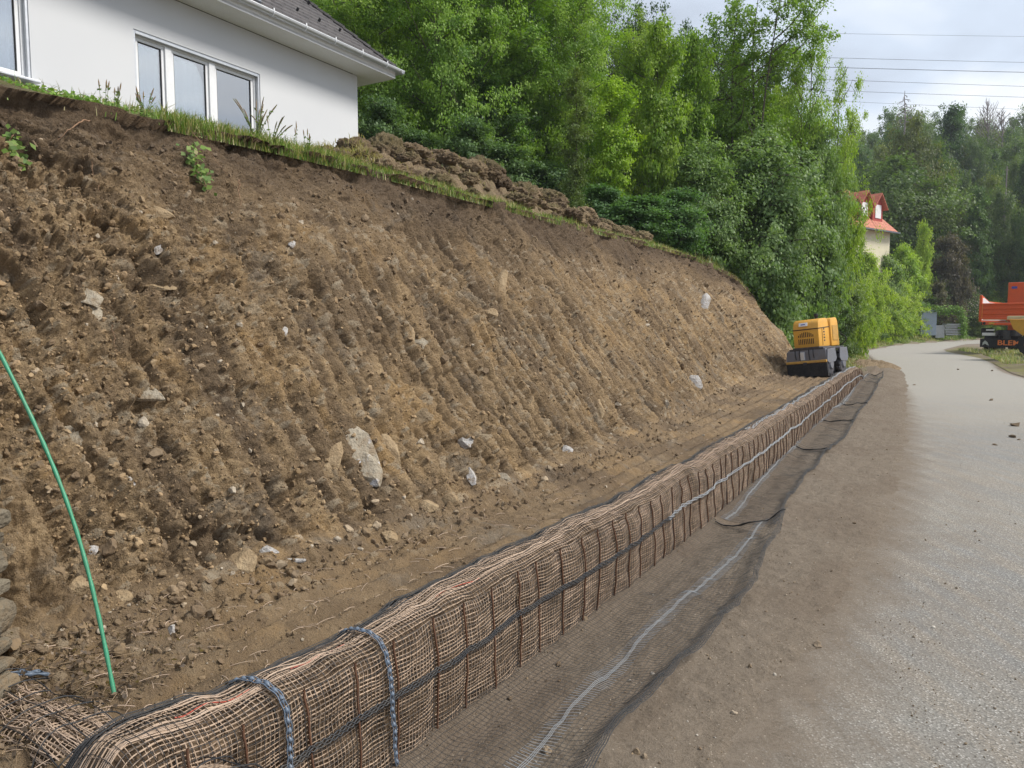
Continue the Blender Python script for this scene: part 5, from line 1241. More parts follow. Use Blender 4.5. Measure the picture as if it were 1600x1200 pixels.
for px, y, lab in ((990, 12, 'slim dark tree between the two small sky gaps at the top'), (1060, 60, 'mid green tree half hidden behind the left side of the big ash'), (1130, 90, 'shaded tree standing behind the stems of the big ash'), (1225, 130, 'tree behind the right half of the big ash'), (1268, 185, 'hindmost tree at the right edge of the wood')):
    put('dark' if px < 1200 else 'beech', px, 35, y, lab, tint=V_(.9, 1.2), rpx=62 if px < 1250 else 40)
put('beech', 560, 23.5, -150, 'bright leafy tree rising directly behind the right end of the house roof', tint=(1.1, 1.1, .9), rpx=120)
put('beech_wide', 690, 24, -120, 'broad bright green tree above the long sod heap, left of the middle', tint=(1.05, 1.1, .9), rpx=120)
put('maple', 800, 25, -60, 'tall light green tree with layered leaf sprays above the middle of the heap', tint=(.85, .95, 1), rpx=100)
put('beech', 895, 26, -40, 'tall broad tree left of the gap where the sky shows', tint=(1.1, 1.1, .9), rpx=85)
put('maple', 1010, 29, 45, 'yellow-green tree under the small patch of sky at the top', tint=(.95, .95, 1), rpx=60)
for i, (px, y, lab) in enumerate(((600, 120, 'dark shrub right beside the house corner, under the eaves'), (655, 170, 'dark shrub behind the highest part of the long sod heap'), (735, 150, 'dark shrub in deep shade above the middle of the long heap'), (790, 190, 'low dark shrub above the right half of the long heap'), (850, 215, 'dark green shrub left of the pale birch sapling'))):
    put('shrub_dark', px, 21 + i * .3, y + 40, lab, 'shrub', None, (.7, .75, .8), name='shrub', rpx=45)
put('dark', 760, 24, 120, 'low dark tree behind the highest part of the heap', tint=(.9, 1, .9), rpx=70)
put('birch', 898, 19.5, 112, 'slender pale birch sapling in front of the wood, above the low end of the heap', tint=(1.1, 1.05, 1.1), rpx=32)
put('young', 950, 22, 130, 'bright yellow-green young tree right of the birch sapling', tint=(1.05, 1.1, .8), rpx=42)
put('young', 1022, 23, 40, 'slim young tree with a bare lower stem left of the big ash', tint=(.85, .9, .9), rpx=42)
put('young', 1075, 25, 60, 'loose young tree touching the left side of the big ash', tint=(.8, .9, .9), rpx=40)
put('ash', 1165, 26, -14, 'big open-crowned ash with forked dark stems against the sky', tint=(.95, 1, 1), rpx=108, rz=.8)
put('ash_small', 1242, 27, 10, 'light green ash crown just right of the big open-crowned ash', tint=(.95, 1.0, 1), rpx=48)
put('ash_small', 1308, 28, 92, 'smaller airy ash at the right edge of the wood, below the wires', tint=(1.05, 1.05, .9), rpx=38)
put('bushy', 1085, 23.5, 225, 'large drooping dark green bush-like tree above the far end of the cut', tint=(1.05, 1.05, 1.0), rpx=75)
put('bushy', 1190, 24.5, 205, 'rounded blue-green tree hanging over the end of the cut, right of the other', tint=(1.0, 1.0, 1.0), rpx=88)
put('bushy', 1272, 27, 200, 'drooping green tree at the right edge of the wood, left of the red roof', tint=(1.05, 1.05, .95), rpx=42)
put('shrub_dark', 990, 20, 310, 'dark green shrub behind the low end of the sod heap', 'shrub', tint=(.6, .75, .7), name='shrub', rpx=50)
put('shrub_dark', 1050, 21, 300, 'dense shrub above the far crest, left of the drooping bush-like tree', 'shrub', tint=(.65, .8, .75), name='shrub', rpx=45)
put('shrub_dark', 940, 20.5, 290, 'low dark shrub under the bright young tree', 'shrub', tint=(.6, .75, .7), name='shrub', rpx=40)
put('shrub', 1185, 25, 395, 'bright shrub low at the end of the cut', 'shrub', tint=(.7, .8, .8), name='shrub', rpx=30)
ov = [('shrub_dark', 1235, 26, 400, 30, .8, 'dark shrub directly behind the yellow roller, to its left'), ('shrub_dark', 1272, 27, 390, 32, .75, 'dark shrub directly behind the yellow roller, to its right'), ('vines', 1302, 31, 335, 28, .85, 'tall bright vine-clad shrub under the rightmost ash'), ('shrub_dark', 1318, 38, 352, 22, 1.0, 'ivy-green shrub touching the left wall of the red-roofed house'), ('shrub_dark', 1312, 30, 425, 30, .8, 'dark mound behind the right side of the roller'), ('vines', 1322, 36, 395, 30, 1.0, 'bright hanging vines above the dark mound by the roller'),
 ('vines', 1352, 57, 392, 30, 1.15, 'bright vine mound below the left end of the red-roofed house'), ('vines', 1342, 51, 445, 30, .9, 'low vine mound at the near end of the long overgrown bank'), ('shrub_dark', 1374, 66, 396, 28, 1.15, 'mid green bush below the cream wall of the red-roofed house'), ('vines', 1372, 62, 440, 34, 1.05, 'low tangle of vines beside the far road, left one'), ('shrub', 1408, 72, 385, 26, 1.1, 'light green shrub at the right corner of the red-roofed house'), ('vines', 1402, 69, 440, 32, 1.15, 'low tangle of vines beside the far road, right one'), ('shrub_dark', 1358, 58, 470, 26, .7, 'dark low bush under the vine mounds'), ('vines', 1398, 67, 478, 24, .85, 'lowest vine clump close to the verge grass'), ('shrub', 1437, 74, 350, 13, 1.25, 'narrow bright green spire-like young tree right of the red-roofed house'), ('shrub', 1428, 76, 395, 26, 1.0, 'light green shrub behind the tall cabinet'), ('shrub_dark', 1430, 74, 450, 24, .8, 'dark green bush left of the tall cabinet'),
 ('shrub_dark', 1458, 76, 430, 22, .65, 'dark bush above the gap between cabinet and slabs'), ('shrub_dark', 1500, 84, 400, 32, 1.2, 'rounded green bush right of the purple bush'), ('shrub', 1535, 82, 455, 28, .75, 'green hedge bush directly left of the lorry'), ('shrub_dark', 1558, 90, 395, 32, 1.1, 'rounded bush behind the bed of the lorry'), ('shrub_dark', 1598, 90, 388, 34, 1.2, 'bush behind the headboard of the lorry'), ('shrub_dark', 1527, 92, 380, 32, 1.0, 'bush behind the rounded one, left of the lorry'), ('shrub_dark', 1480, 80, 440, 26, .7, 'dark bush above the vine arch'), ('shrub', 1524, 79, 485, 24, .6, 'low hedge bush reaching the road left of the lorry'), ('shrub_dark', 1570, 86, 450, 30, .7, 'dark bush just behind the tailboard of the lorry'), ('shrub_dark', 1508, 80, 455, 24, .8, 'bush with pale flowers in front, right of the vine arch')]
for i, (k, px, Y, y, rp, f, lab) in enumerate(ov):
    put(k, px, Y, y, lab, 'shrub', None, (f * random.uniform(.9, 1.1), f, f * .85), name='shrub', rpx=rp)
put('shrub_dark', 1482, 76, 370, 'dark purple-leaved bush right of the red-roofed house', 'shrub', tint=(.62, .34, .60), name='shrub', rpx=25)
put('shrub_dark', 1462, 74, 442, 'lower purple-brown bush above the pale cabinet', 'shrub', tint=(.7, .42, .62), name='shrub', rpx=15)
put('willow', 1495, 84, 322, 'pale drooping willow behind the purple bush', tint=(.8, .8, .8), rpx=28)
# far wooded hill
Wf = 'trees on the far wooded hill'
for row, (Y, y0, n_) in enumerate(((84, 300, 9), (98, 262, 10), (114, 232, 11), (132, 205, 12), (152, 190, 13))):
    for i in range(n_):
        px = 1322 + (i + random.random() * .7) * 330 / n_
        if row == 0 and px < 1420: continue
        put(('farA', 'farB', 'farA', 'farC')[(i + row) % 4], px, Y + random.uniform(-4, 4), y0 + random.uniform(-14, 22), 'dark green tree in the wood covering the far hill', group=Wf, tint=V_(1.0, 1.45), rpx=random.uniform(30, 42))
put('farC', 1420, 92, 190, 'tall olive-green tree on the far hill above the red roof', tint=(1.15, 1.0, .9), rpx=42); put('farC', 1450, 94, 228, 'rounded lighter green tree beside the olive one on the far hill', tint=(.9, 1.1, .9), rpx=38)
put('farC', 1392, 84, 250, 'pale green tree directly behind the red roof', tint=(.95, 1.1, .9), wid=.8)
put('farB', 1477, 112, 168, 'pointed dark tree standing out of the far hill skyline', tint=(.8, .9, 1), wid=.6)
# bare trees on the skyline
def bare(px, Y, ytop, ybase, label, seed, n_=26, droopy=False, spread=.30):
    r_ = np.random.default_rng(seed); B = atY(px, ybase, Y); T_ = atY(px, ytop, Y); H = T_[2] - B[2]; parts = []; k = np.linspace(0, 1, 10)
    parts.append(tubes(np.stack([.02 * H * np.sin(k * 5), 0 * k, k * H], 1), .16 * (1 - .9 * k) + .02, 6))
    for i in range(n_):
        f = .30 + .68 * (i / n_); a = i * 2.4; L = H * spread * (1.15 - f) * r_.uniform(.7, 1.3) * 1.5; el = -.2 if droopy else r_.uniform(.7, 1.15)
        P = np.array([.02 * H * math.sin(f * 5), 0, f * H * .96]) + np.stack([np.cos(a) * math.cos(el) * k * L, np.sin(a) * math.cos(el) * k * L, math.sin(el) * k * L + (.10 * L * k ** 2 if not droopy else -.1 * L * k)], 1); parts.append(tubes(P, .05 * (1 - .8 * k) + .012, 4))
        for j in range(5):
            b = P[3 + j]; q = r_.normal(size=3) * .35 + (P[9] - P[0]) / (L + 1e-6) + ([0, 0, -.9] if droopy else [0, 0, .3]); q *= L * .32; parts.append(tubes(np.linspace(b, b + q, 4), .022, 3))
    root = empty('bare_tree', tuple(B)); tag(root, label, 'bare tree'); V, F = cat(parts); npmesh('trunk', V, F, M['deadbark'], parent=root)
    return root
bare(1540, 130, 158, 262, 'grey leafless tree with upright branches on the far hill skyline', 3, 34)
bare(1563, 132, 172, 250, 'smaller leafless tree right of the larger grey one on the skyline', 4, 24)
bare(1412, 120, 142, 215, 'thin ragged dead conifer poking above the far wood', 5, 22, True, .22)
def pole():
    B = atY(1572, 292, 88); T_ = atY(1572, 260, 88); m = MB(); m.cyl((0, 0, -6), (0, 0, T_[2] - B[2]), .11, .06, 8); m.box((0, 0, T_[2] - B[2] - .4), (.5, .08, .08)); tag(m.build('pole', M['deadbark'], None, tuple(B)), 'thin pale grey pole standing among the dark trees of the far hill', 'pole')
pole()

# ------------------------------------------------------------------ grass on the verge
def verge_grass():
    n_ = 46000; e = Eline; i = rng.uniform(.85, len(e) - 3.2, n_); a = i.astype(int); f = (i - a)[:, None]; c = e[a] * (1 - f) + e[a + 1] * f; d = e[a + 1] - e[a]; d /= np.linalg.norm(d, axis=1, keepdims=True)
    q = rng.random(n_) ** 1.2 * 5.5; X = c[:, 0] - d[:, 1] * q; Y = c[:, 1] + d[:, 0] * q; Z = np.where(X * D[0] + Y * D[1] < tE + 9, (1 - wgt(X * D[0] + Y * D[1])) * h2(X, Y), ground_h(X, Y))
    dry = .15 + .6 * (vn(X * .25, Y * .25, seed=150) > .55)
    h = rng.uniform(.12, .45, n_) * (.5 + .3 * np.minimum(q, 2)) * (.5 + vn(X * .4, Y * .4, seed=151)); k = vn(X * .5, Y * .5, seed=152) > .18; k &= (X * N[0] + Y * N[1] < ptoe(tE) + 30)
    grassmesh('verge_grass', np.stack([X, Y, Z], 1)[k], h[k], rng.uniform(.2, .9, k.sum()), (rng.uniform(.004, .009, n_) * (1 + Y / 40))[k], gcols(n_, dry)[k] * [.85, .85, .8], 'long green and straw-coloured grass on the verge beyond the roller')
    # dry grass between the end of the cut and the roller
    n_ = 16000; t = rng.uniform(tE - .8, tE + 8, n_); p = ptoe(tE) + rng.uniform(-1.2, 5.0, n_); X, Y = xy(t, p); Z = ground_h(X, Y); k = p > pcr(t) + .3; k &= eside(X, Y) > .3
    grassmesh('dry_grass', np.stack([X, Y, Z], 1)[k], rng.uniform(.15, .5, k.sum()), rng.uniform(.2, .8, k.sum()), rng.uniform(.004, .009, k.sum()), gcols(n_, .7)[k], 'dry straw-coloured grass around the far end of the cut')
    n_ = 9000; Y = rng.uniform(27, 41, n_); X = np.interp(Y, [17, 25.0, 30.8, 36.2, 40, 45.2], [13.5, 17.0, 20.2, 23.0, 24.4, 26.5]) + rng.random(n_) ** 1.4 * 5; k = (vn(X * .9, Y * .9, seed=4) > .42) & (vn(X * 4, Y * 4, seed=9) > .35)
    grassmesh('island_grass', np.stack([X, Y, 0 * X + .20], 1)[k], rng.uniform(.08, .26, k.sum()), rng.uniform(.3, 1, k.sum()), rng.uniform(.006, .012, k.sum()), gcols(n_, .6)[k], 'short patchy grass on the verge under the yellow dumper')
verge_grass()

# ------------------------------------------------------------------ power lines
def wires():
    Y = 120.0
    for i, (ya, yb, lab) in enumerate(((52, 57, 'topmost thin power wire, well above the others, crossing the sky'), (90, 97.5, 'second power wire from the top, just above the thickest one'), (105, 113, 'thickest dark power wire, third from the top'), (124, 135, 'fourth power wire from the top, below the thickest one'), (141, 152, 'fifth power wire from the top, crossing the dead conifer tip'), (157, 171, 'lowest power wire, just above the far treetops'))):
        A = atY(1290, ya, Y); B = atY(1600, yb, Y); d = B - A; k = np.linspace(-2.2, 2.2, 90); P = A + d * k[:, None]; P[:, 2] += .10 * ((k - .5) ** 2 - .25)
        V, F = tubes(P - A, .045 if i == 2 else (.03 if i in (1, 3, 4) else .02), 5); tag(npmesh('power_wire', V, F, M['wire'], loc=tuple(A)), lab, 'power line', 'power wires crossing the sky')
wires()

# ------------------------------------------------------------------ red-roofed house among the bushes
def redhouse():
    Y0 = 66.0; C = atY(1404, 363, Y0); px = C[0]; zg = gh(C[0] - 3, Y0) - .5
    az = R(62)                                     # its long eave runs away from us to the left
    root = empty('red_roofed_house', (C[0], C[1], zg), 0); root.rotation_euler = (0, 0, R(0)); tag(root, 'cream house with red tiled roof and two red dormers half hidden by bushes', 'house')
    s_ = Y0 / FPX; he = C[2] - zg
    # local: x along the eave from the right corner to the left (negative x), y inwards (away)
    u = np.array([-.80, -.60]); v = np.array([-.60, .80])   # u: along the visible eave towards us-left ; v: into the house
    def T(a, b, z): return (u[0] * a + v[0] * b, u[1] * a + v[1] * b, z)
    L, Dp, tanr = 11.0, 8.0, 1.0
    def quadmesh(name, faces, mat, par=root, uv=None):
        Vv, Ff, n_ = [], [], 0; U = []
        for f in faces:
            for q in f: Vv.append(T(*q)); U.append((q[0], math.hypot(q[1], q[2]), 0))
            Ff.append(list(range(n_, n_ + len(f)))); n_ += len(f)
        me = bpy.data.meshes.new(name); me.from_pydata(Vv, [], Ff); a_ = me.attributes.new('tuv', 'FLOAT_VECTOR', 'POINT'); a_.data.foreach_set('vector', np.array(U, np.float32).ravel()); me.materials.append(mat)
        bm = bmesh.new(); bm.from_mesh(me); bmesh.ops.remove_doubles(bm, verts=bm.verts, dist=.001); bmesh.ops.recalc_face_normals(bm, faces=bm.faces); bm.to_mesh(me); bm.free()
        o = bpy.data.objects.new(name, me); col.objects.link(o); o.parent = par; return o
    def bx(a0, a1, b0, b1, z0, z1): return [[(a0, b0, z0), (a1, b0, z0), (a1, b1, z0), (a0, b1, z0)], [(a0, b0, z1), (a1, b0, z1), (a1, b1, z1), (a0, b1, z1)], [(a0, b0, z0), (a1, b0, z0), (a1, b0, z1), (a0, b0, z1)], [(a0, b1, z0), (a1, b1, z0), (a1, b1, z1), (a0, b1, z1)], [(a0, b0, z0), (a0, b1, z0), (a0, b1, z1), (a0, b0, z1)], [(a1, b0, z0), (a1, b1, z0), (a1, b1, z1), (a1, b0, z1)]]
    o_ = .5; h = he
    quadmesh('wall', bx(o_, L, o_, Dp, -1, h - .05), M['creamwall'])
    hr = h + Dp / 2 * tanr
    def slab(pts, th=.12): return [pts, [(p[0], p[1], p[2] - th) for p in pts]] + [[pts[i], pts[(i + 1) % 4], (pts[(i + 1) % 4][0], pts[(i + 1) % 4][1], pts[(i + 1) % 4][2] - th), (pts[i][0], pts[i][1], pts[i][2] - th)] for i in range(4)]
    R1 = [(0, 0, h), (L + .5, 0, h), (L + .5, Dp / 2 + .2, hr + .2), (1.2, Dp / 2 + .2, hr + .2)]; R2 = [(0, Dp + .4, h), (L + .5, Dp + .4, h), (L + .5, Dp / 2 + .2, hr + .2), (1.2, Dp / 2 + .2, hr + .2)]; R3 = [(0, 0, h), (0, Dp + .4, h), (1.2, Dp / 2 + .2, hr + .2), (1.2, Dp / 2 + .2, hr + .2)]
    rf = quadmesh('roof', slab(R1) + slab(R2) + [R3[:3]], M['redtile'])
    quadmesh('gutter', bx(-.05, L + .5, -.16, -.02, h - .14, h - .02), M['wire'])
    for a in (2.0, 4.3):
        w_, b0 = .85, .9; z0 = h + b0 * tanr - .1; zt = z0 + 1.5; zr = zt + .95
        d_ = quadmesh('dormer', bx(a - w_, a + w_, b0, b0 + 2.2, z0, zt) + [[(a - w_, b0, zt), (a + w_, b0, zt), (a, b0, zr)]], M['brickred'], rf)
        quadmesh('roof', slab([(a - w_ - .3, b0 - .35, zt - .3), (a, b0 - .35, zr + .06), (a, b0 + 3.2, zr + .06), (a - w_ - .3, b0 + 3.2, zt - .3)], .1) + slab([(a + w_ + .3, b0 - .35, zt - .3), (a, b0 - .35, zr + .06), (a, b0 + 3.2, zr + .06), (a + w_ + .3, b0 + 3.2, zt - .3)], .1), M['redtile'], d_)
        quadmesh('window', bx(a - .48, a + .48, b0 - .05, b0 - .003, z0 + .35, z0 + 1.5), M['white'], d_)
redhouse()

# ------------------------------------------------------------------ cabinets and slabs by the hedge
def cabinets():
    Y = 70.0; s_ = Y / FPX
    P = atY(1447, 519, Y); r = empty('cabinet', (P[0], P[1], P[2] - .3)); tag(r, 'tall grey-blue metal cabinet with one rounded top corner beside the hedge', 'cabinet')
    w_, h = 24 * s_, 34 * s_ + .3; k = np.linspace(math.pi, math.pi / 2, 8); rr = .7
    pts_ = [(w_ / 2, 0), (w_ / 2, h)] + [(-w_ / 2 + rr + math.cos(a) * rr, h - rr + math.sin(a) * rr) for a in k[::-1]] + [(-w_ / 2, 0)]
    MB().prism(pts_, -.4, .4, 'y', .02).build('casing', M['cabinet'], r); MB().box((.0, -.41, h * .5), (w_ * .8, .02, h * .75), .006).build('door', M['cabinet'], r)
    P = atY(1466, 522, Y); r = empty('meter_box', (P[0], P[1], P[2] - .3)); tag(r, 'low pale grey-green box standing right of the tall cabinet', 'box')
    MB().box((0, 0, .5), (14 * s_, .6, 1.0 + .1), .02).build('casing', M['slabgrey'], r); MB().box((0, 0, 1.08), (15 * s_, .66, .06), .02).build('lid', M['zinc'], r)
    P = atY(1485, 524, Y); r = empty('slab_stack', (P[0], P[1], P[2])); tag(r, 'stack of grey stone slabs under the vine arch', 'stone stack')
    for i in range(7): MB().box((random.uniform(-.08, .08), random.uniform(-.05, .05), .08 + i * .16), (26 * s_ * random.uniform(.85, 1), .8, .11), .02).build('slab', M['slabgrey'], r)
    # vine arch
    k = np.linspace(0, 1, 80); A = [atY(x, y, Y - .4) for x, y in ((1436, 478), (1465, 484), (1478, 486), (1496, 483), (1504, 493), (1505, 512), (1504, 526))]; s2 = np.linspace(0, 1, 7); L = np.stack([np.interp(k, s2, [a[i] for a in A]) for i in range(3)], 1)
    r = empty('vine_arch', tuple(L[-1])); tag(r, 'bright green vine growing over an arch above the stone slabs', 'vine'); L = L - L[-1]
    V, F = tubes(L, .04, 5); npmesh('stem', V, F, M['bark'], parent=r)
    n_ = 2600; C = L[rng.integers(0, 80, n_)] + rng.normal(size=(n_, 3)) * [.2, .2, .2]; V, F, Cc = leafquads(C, rng.uniform(.07, .15, n_), rng.normal(size=(n_, 3)) * .5 + [0, -.6, .7], np.array((.14, .25, .03)) * rng.uniform(.6, 1.3, (n_, 1)), 1.2); npmesh('crown', V, F, M['leaf'], parent=r, attrs={'Col': Cc})
    P = atY(1510, 478, 78); n_ = 900; r = empty('flowering_bush', (P[0], P[1], P[2] - 2)); tag(r, 'bush with clusters of pale white blossom left of the lorry', 'shrub')
    C = rng.normal(size=(n_, 3)) * [.75, .5, .75] + [0, 0, 2]; V, F, Cc = leafquads(C, rng.uniform(.08, .16, n_), rng.normal(size=(n_, 3)) + [0, -1, .5], np.array((.46, .43, .38)) * rng.uniform(.6, 1.1, (n_, 1)), 1.1); npmesh('blossom', V, F, M['leaf'], parent=r, attrs={'Col': Cc})
    n_ = 5000; C = rng.normal(size=(n_, 3)) * [.8, .5, .8] + [0, .3, 1.6]; V, F, Cc = leafquads(C, rng.uniform(.08, .16, n_), rng.normal(size=(n_, 3)) + [0, -.5, .7], np.array((.06, .11, .03)) * rng.uniform(.6, 1.3, (n_, 1)), 1.4); npmesh('crown', V, F, M['leaf'], parent=r, attrs={'Col': Cc})
cabinets()

# ------------------------------------------------------------------ trench roller on the bench
def text_obj(txt, size, mat, parent, loc, rot, ext=.004, sx=1.0):
    cu = bpy.data.curves.new('t', 'FONT'); cu.body = txt; cu.size = size; cu.extrude = ext; cu.align_x = 'CENTER'; cu.align_y = 'CENTER'; cu.offset = size * .02
    o = bpy.data.objects.new('t', cu); col.objects.link(o); dg = bpy.context.evaluated_depsgraph_get(); me = bpy.data.meshes.new_from_object(o.evaluated_get(dg)); bpy.data.objects.remove(o)
    me.materials.clear(); me.materials.append(mat); q = bpy.data.objects.new('lettering', me); col.objects.link(q); q.parent = parent; q.location = loc; q.rotation_euler = rot; q.scale = (sx, 1, 1); return q
def roller():
    B = ongr(1280, 588, .44); root = empty('trench_roller', tuple(B)); root.rotation_euler = (0, R(-6.5), R(-42)); root.scale = (.98, 1.0, 1.2)
    tag(root, 'yellow trench roller with black drums parked tilted on the bench against the cut', 'roller')
    Y_ = M['yellow']
    # front (towards the camera) is -y; overall length 1.7, width .84
    # drums: front pair and rear pair with pads
    def drum(yc, name='drum'):
        for sx_ in (-1, 1):
            m = MB(); a, b = (.06, .44) if sx_ > 0 else (-.44, -.06); m.cyl((a, yc, .25), (b, yc, .25), .215, n=28)
            for r_i, xx in enumerate(np.linspace(a + .05, b - .05, 3)):
                for k in range(12):
                    an = k * math.pi / 6 + (r_i % 2) * math.pi / 12
                    m.box((xx, yc + math.cos(an) * .235, .25 + math.sin(an) * .235), (.085, .05, .085), .01, Matrix.Rotation(an, 4, 'X'))
            m.build('drum', M['dmetal'], root)
            MB().cyl((b + .004 * 0 if sx_ > 0 else a - .0, yc, .25), ((b + .035) if sx_ > 0 else (a - .035), yc, .25), .13, .10, 20).build('hub', M['gmetal'], root)
    drum(-.42); drum(.42)
    # lower frame with side plates
    for sx_ in (-1, 1):
        m = MB(); m.prism([(-.72, .30), (-.66, .52), (-.16, .54), (-.10, .34), (-.20, .28), (-.62, .26)], sx_ * .452, sx_ * .482, 'x', .006); m.build('side_plate', M['gmetal'], root)
        m = MB(); m.prism([(.12, .34), (.18, .54), (.66, .54), (.72, .34), (.62, .26), (.20, .28)], sx_ * .452, sx_ * .482, 'x', .006); m.build('side_plate', M['gmetal'], root)
    m = MB(); m.box((0, -.68, .42), (.90, .05, .20), .012); m.box((0, -.64, .53), (.88, .10, .03), .008); m.build('front_frame', M['gmetal'], root)
    for x, w_, h_ in ((-.26, .03, .18), (-.16, .025, .22), (.06, .03, .20), (.16, .022, .17)):
        m = MB(); m.tube([(x, -.70, .54), (x + .01, -.735, .46), (x + .02, -.72, .54 - h_)], w_ * .35, 6); m.build('hose', M['black'], root)
    m = MB(); m.box((-.08, -.72, .42), (.10, .06, .16), .01); m.build('hydraulic_motor', M['zinc'], root)
    m = MB(); m.box((0, -.735, .305), (.94, .07, .05), .012); m.build('scraper_bar', M['yellowdk'], root)
    m = MB(); m.prism([(-.755, .28), (-.70, .28), (-.60, .03), (-.66, .0), (-.72, .02)], -.47, .47, 'x', .008); m.build('scraper_plate', M['black'], root)
    MB().box((-.02, -.775, .275), (.09, .02, .05), .008).build('tow_eye', M['dmetal'], root)
    # frame tray between
    MB().box((0, 0, .545), (.80, 1.38, .05), .012).build('chassis', M['dmetal'], root)
    # hood: front face with grille, chamfered top
    m = MB(); hw = .30
    m.prism([(-.64, .58), (-.645, .93), (-.60, 1.06), (-.52, 1.12), (-.06, 1.14), (.02, 1.10), (.06, .95), (.06, .58)], -hw, hw, 'x', .03); m.build('hood', Y_, root, smooth=True)
    m = MB(); m.prism([(-.652, .925), (-.654, .942), (.066, .972), (.066, .955)], -hw - .004, hw + .004, 'x', 0); m.build('hood_seam', M['black'], root)
    # grille slots: raised dark slots in two rows
    for i in range(9):
        x = -.17 + i * .042; top = .885 - .0022 * ((i - 4) ** 2) * 1.6
        MB().box((x, -.647, (top + .785) / 2), (.017, .012, top - .785), .004).build('grille_slot', M['black'], root)
        MB().box((x, -.646, .70), (.017, .012, .105), .004).build('grille_slot', M['black'], root)
    MB().box((-.04, -.655, 1.03), (.20, .012, .07), .002, Matrix.Rotation(R(-20), 4, 'X')).build('decal', M['white'], root)
    MB().box((-.04, -.664, 1.03), (.10, .008, .018), .002, Matrix.Rotation(R(-20), 4, 'X')).build('decal_mark', M['blue'], root)
    # second module behind, slightly higher
    m = MB(); m.prism([(.09, .58), (.09, 1.06), (.14, 1.13), (.52, 1.15), (.60, 1.09), (.63, .58)], -hw - .03, hw + .03, 'x', .03); m.build('rear_hood', Y_, root, smooth=True)
    MB().box((hw + .036, .34, .84), (.014, .34, .30), .01).build('side_panel', M['yellowdk'], root)
    m = MB(); 
    for i in range(5): m.box((hw + .004, -.30, .70 + i * .055), (.010, .05 + .02 * (i % 2), .03), .002)
    m.build('side_marking', M['dmetal'], root)
    MB().box((hw + .006, -.42, .78), (.012, .02, .34), .002).build('side_rib', M['yellowdk'], root)
    m = MB(); m.cyl((.05, -.02, 1.12), (.05, -.02, 1.19), .035, n=14); m.cyl((.05, -.02, 1.19), (.05, -.02, 1.24), .055, .045, 14); m.build('exhaust_cap', M['black'], root)
    k = np.linspace(0, 1, 20); m = MB(); m.tube(np.stack([hw + .04 + .16 * np.sin(k * math.pi), .60 + 0 * k, .58 + .26 * k], 1), .012, 6); m.build('hose', M['black'], root)
    MB().box((0, -.30, .572), (.62, .80, .03), .008).build('skirt', M['dmetal'], root)
roller()

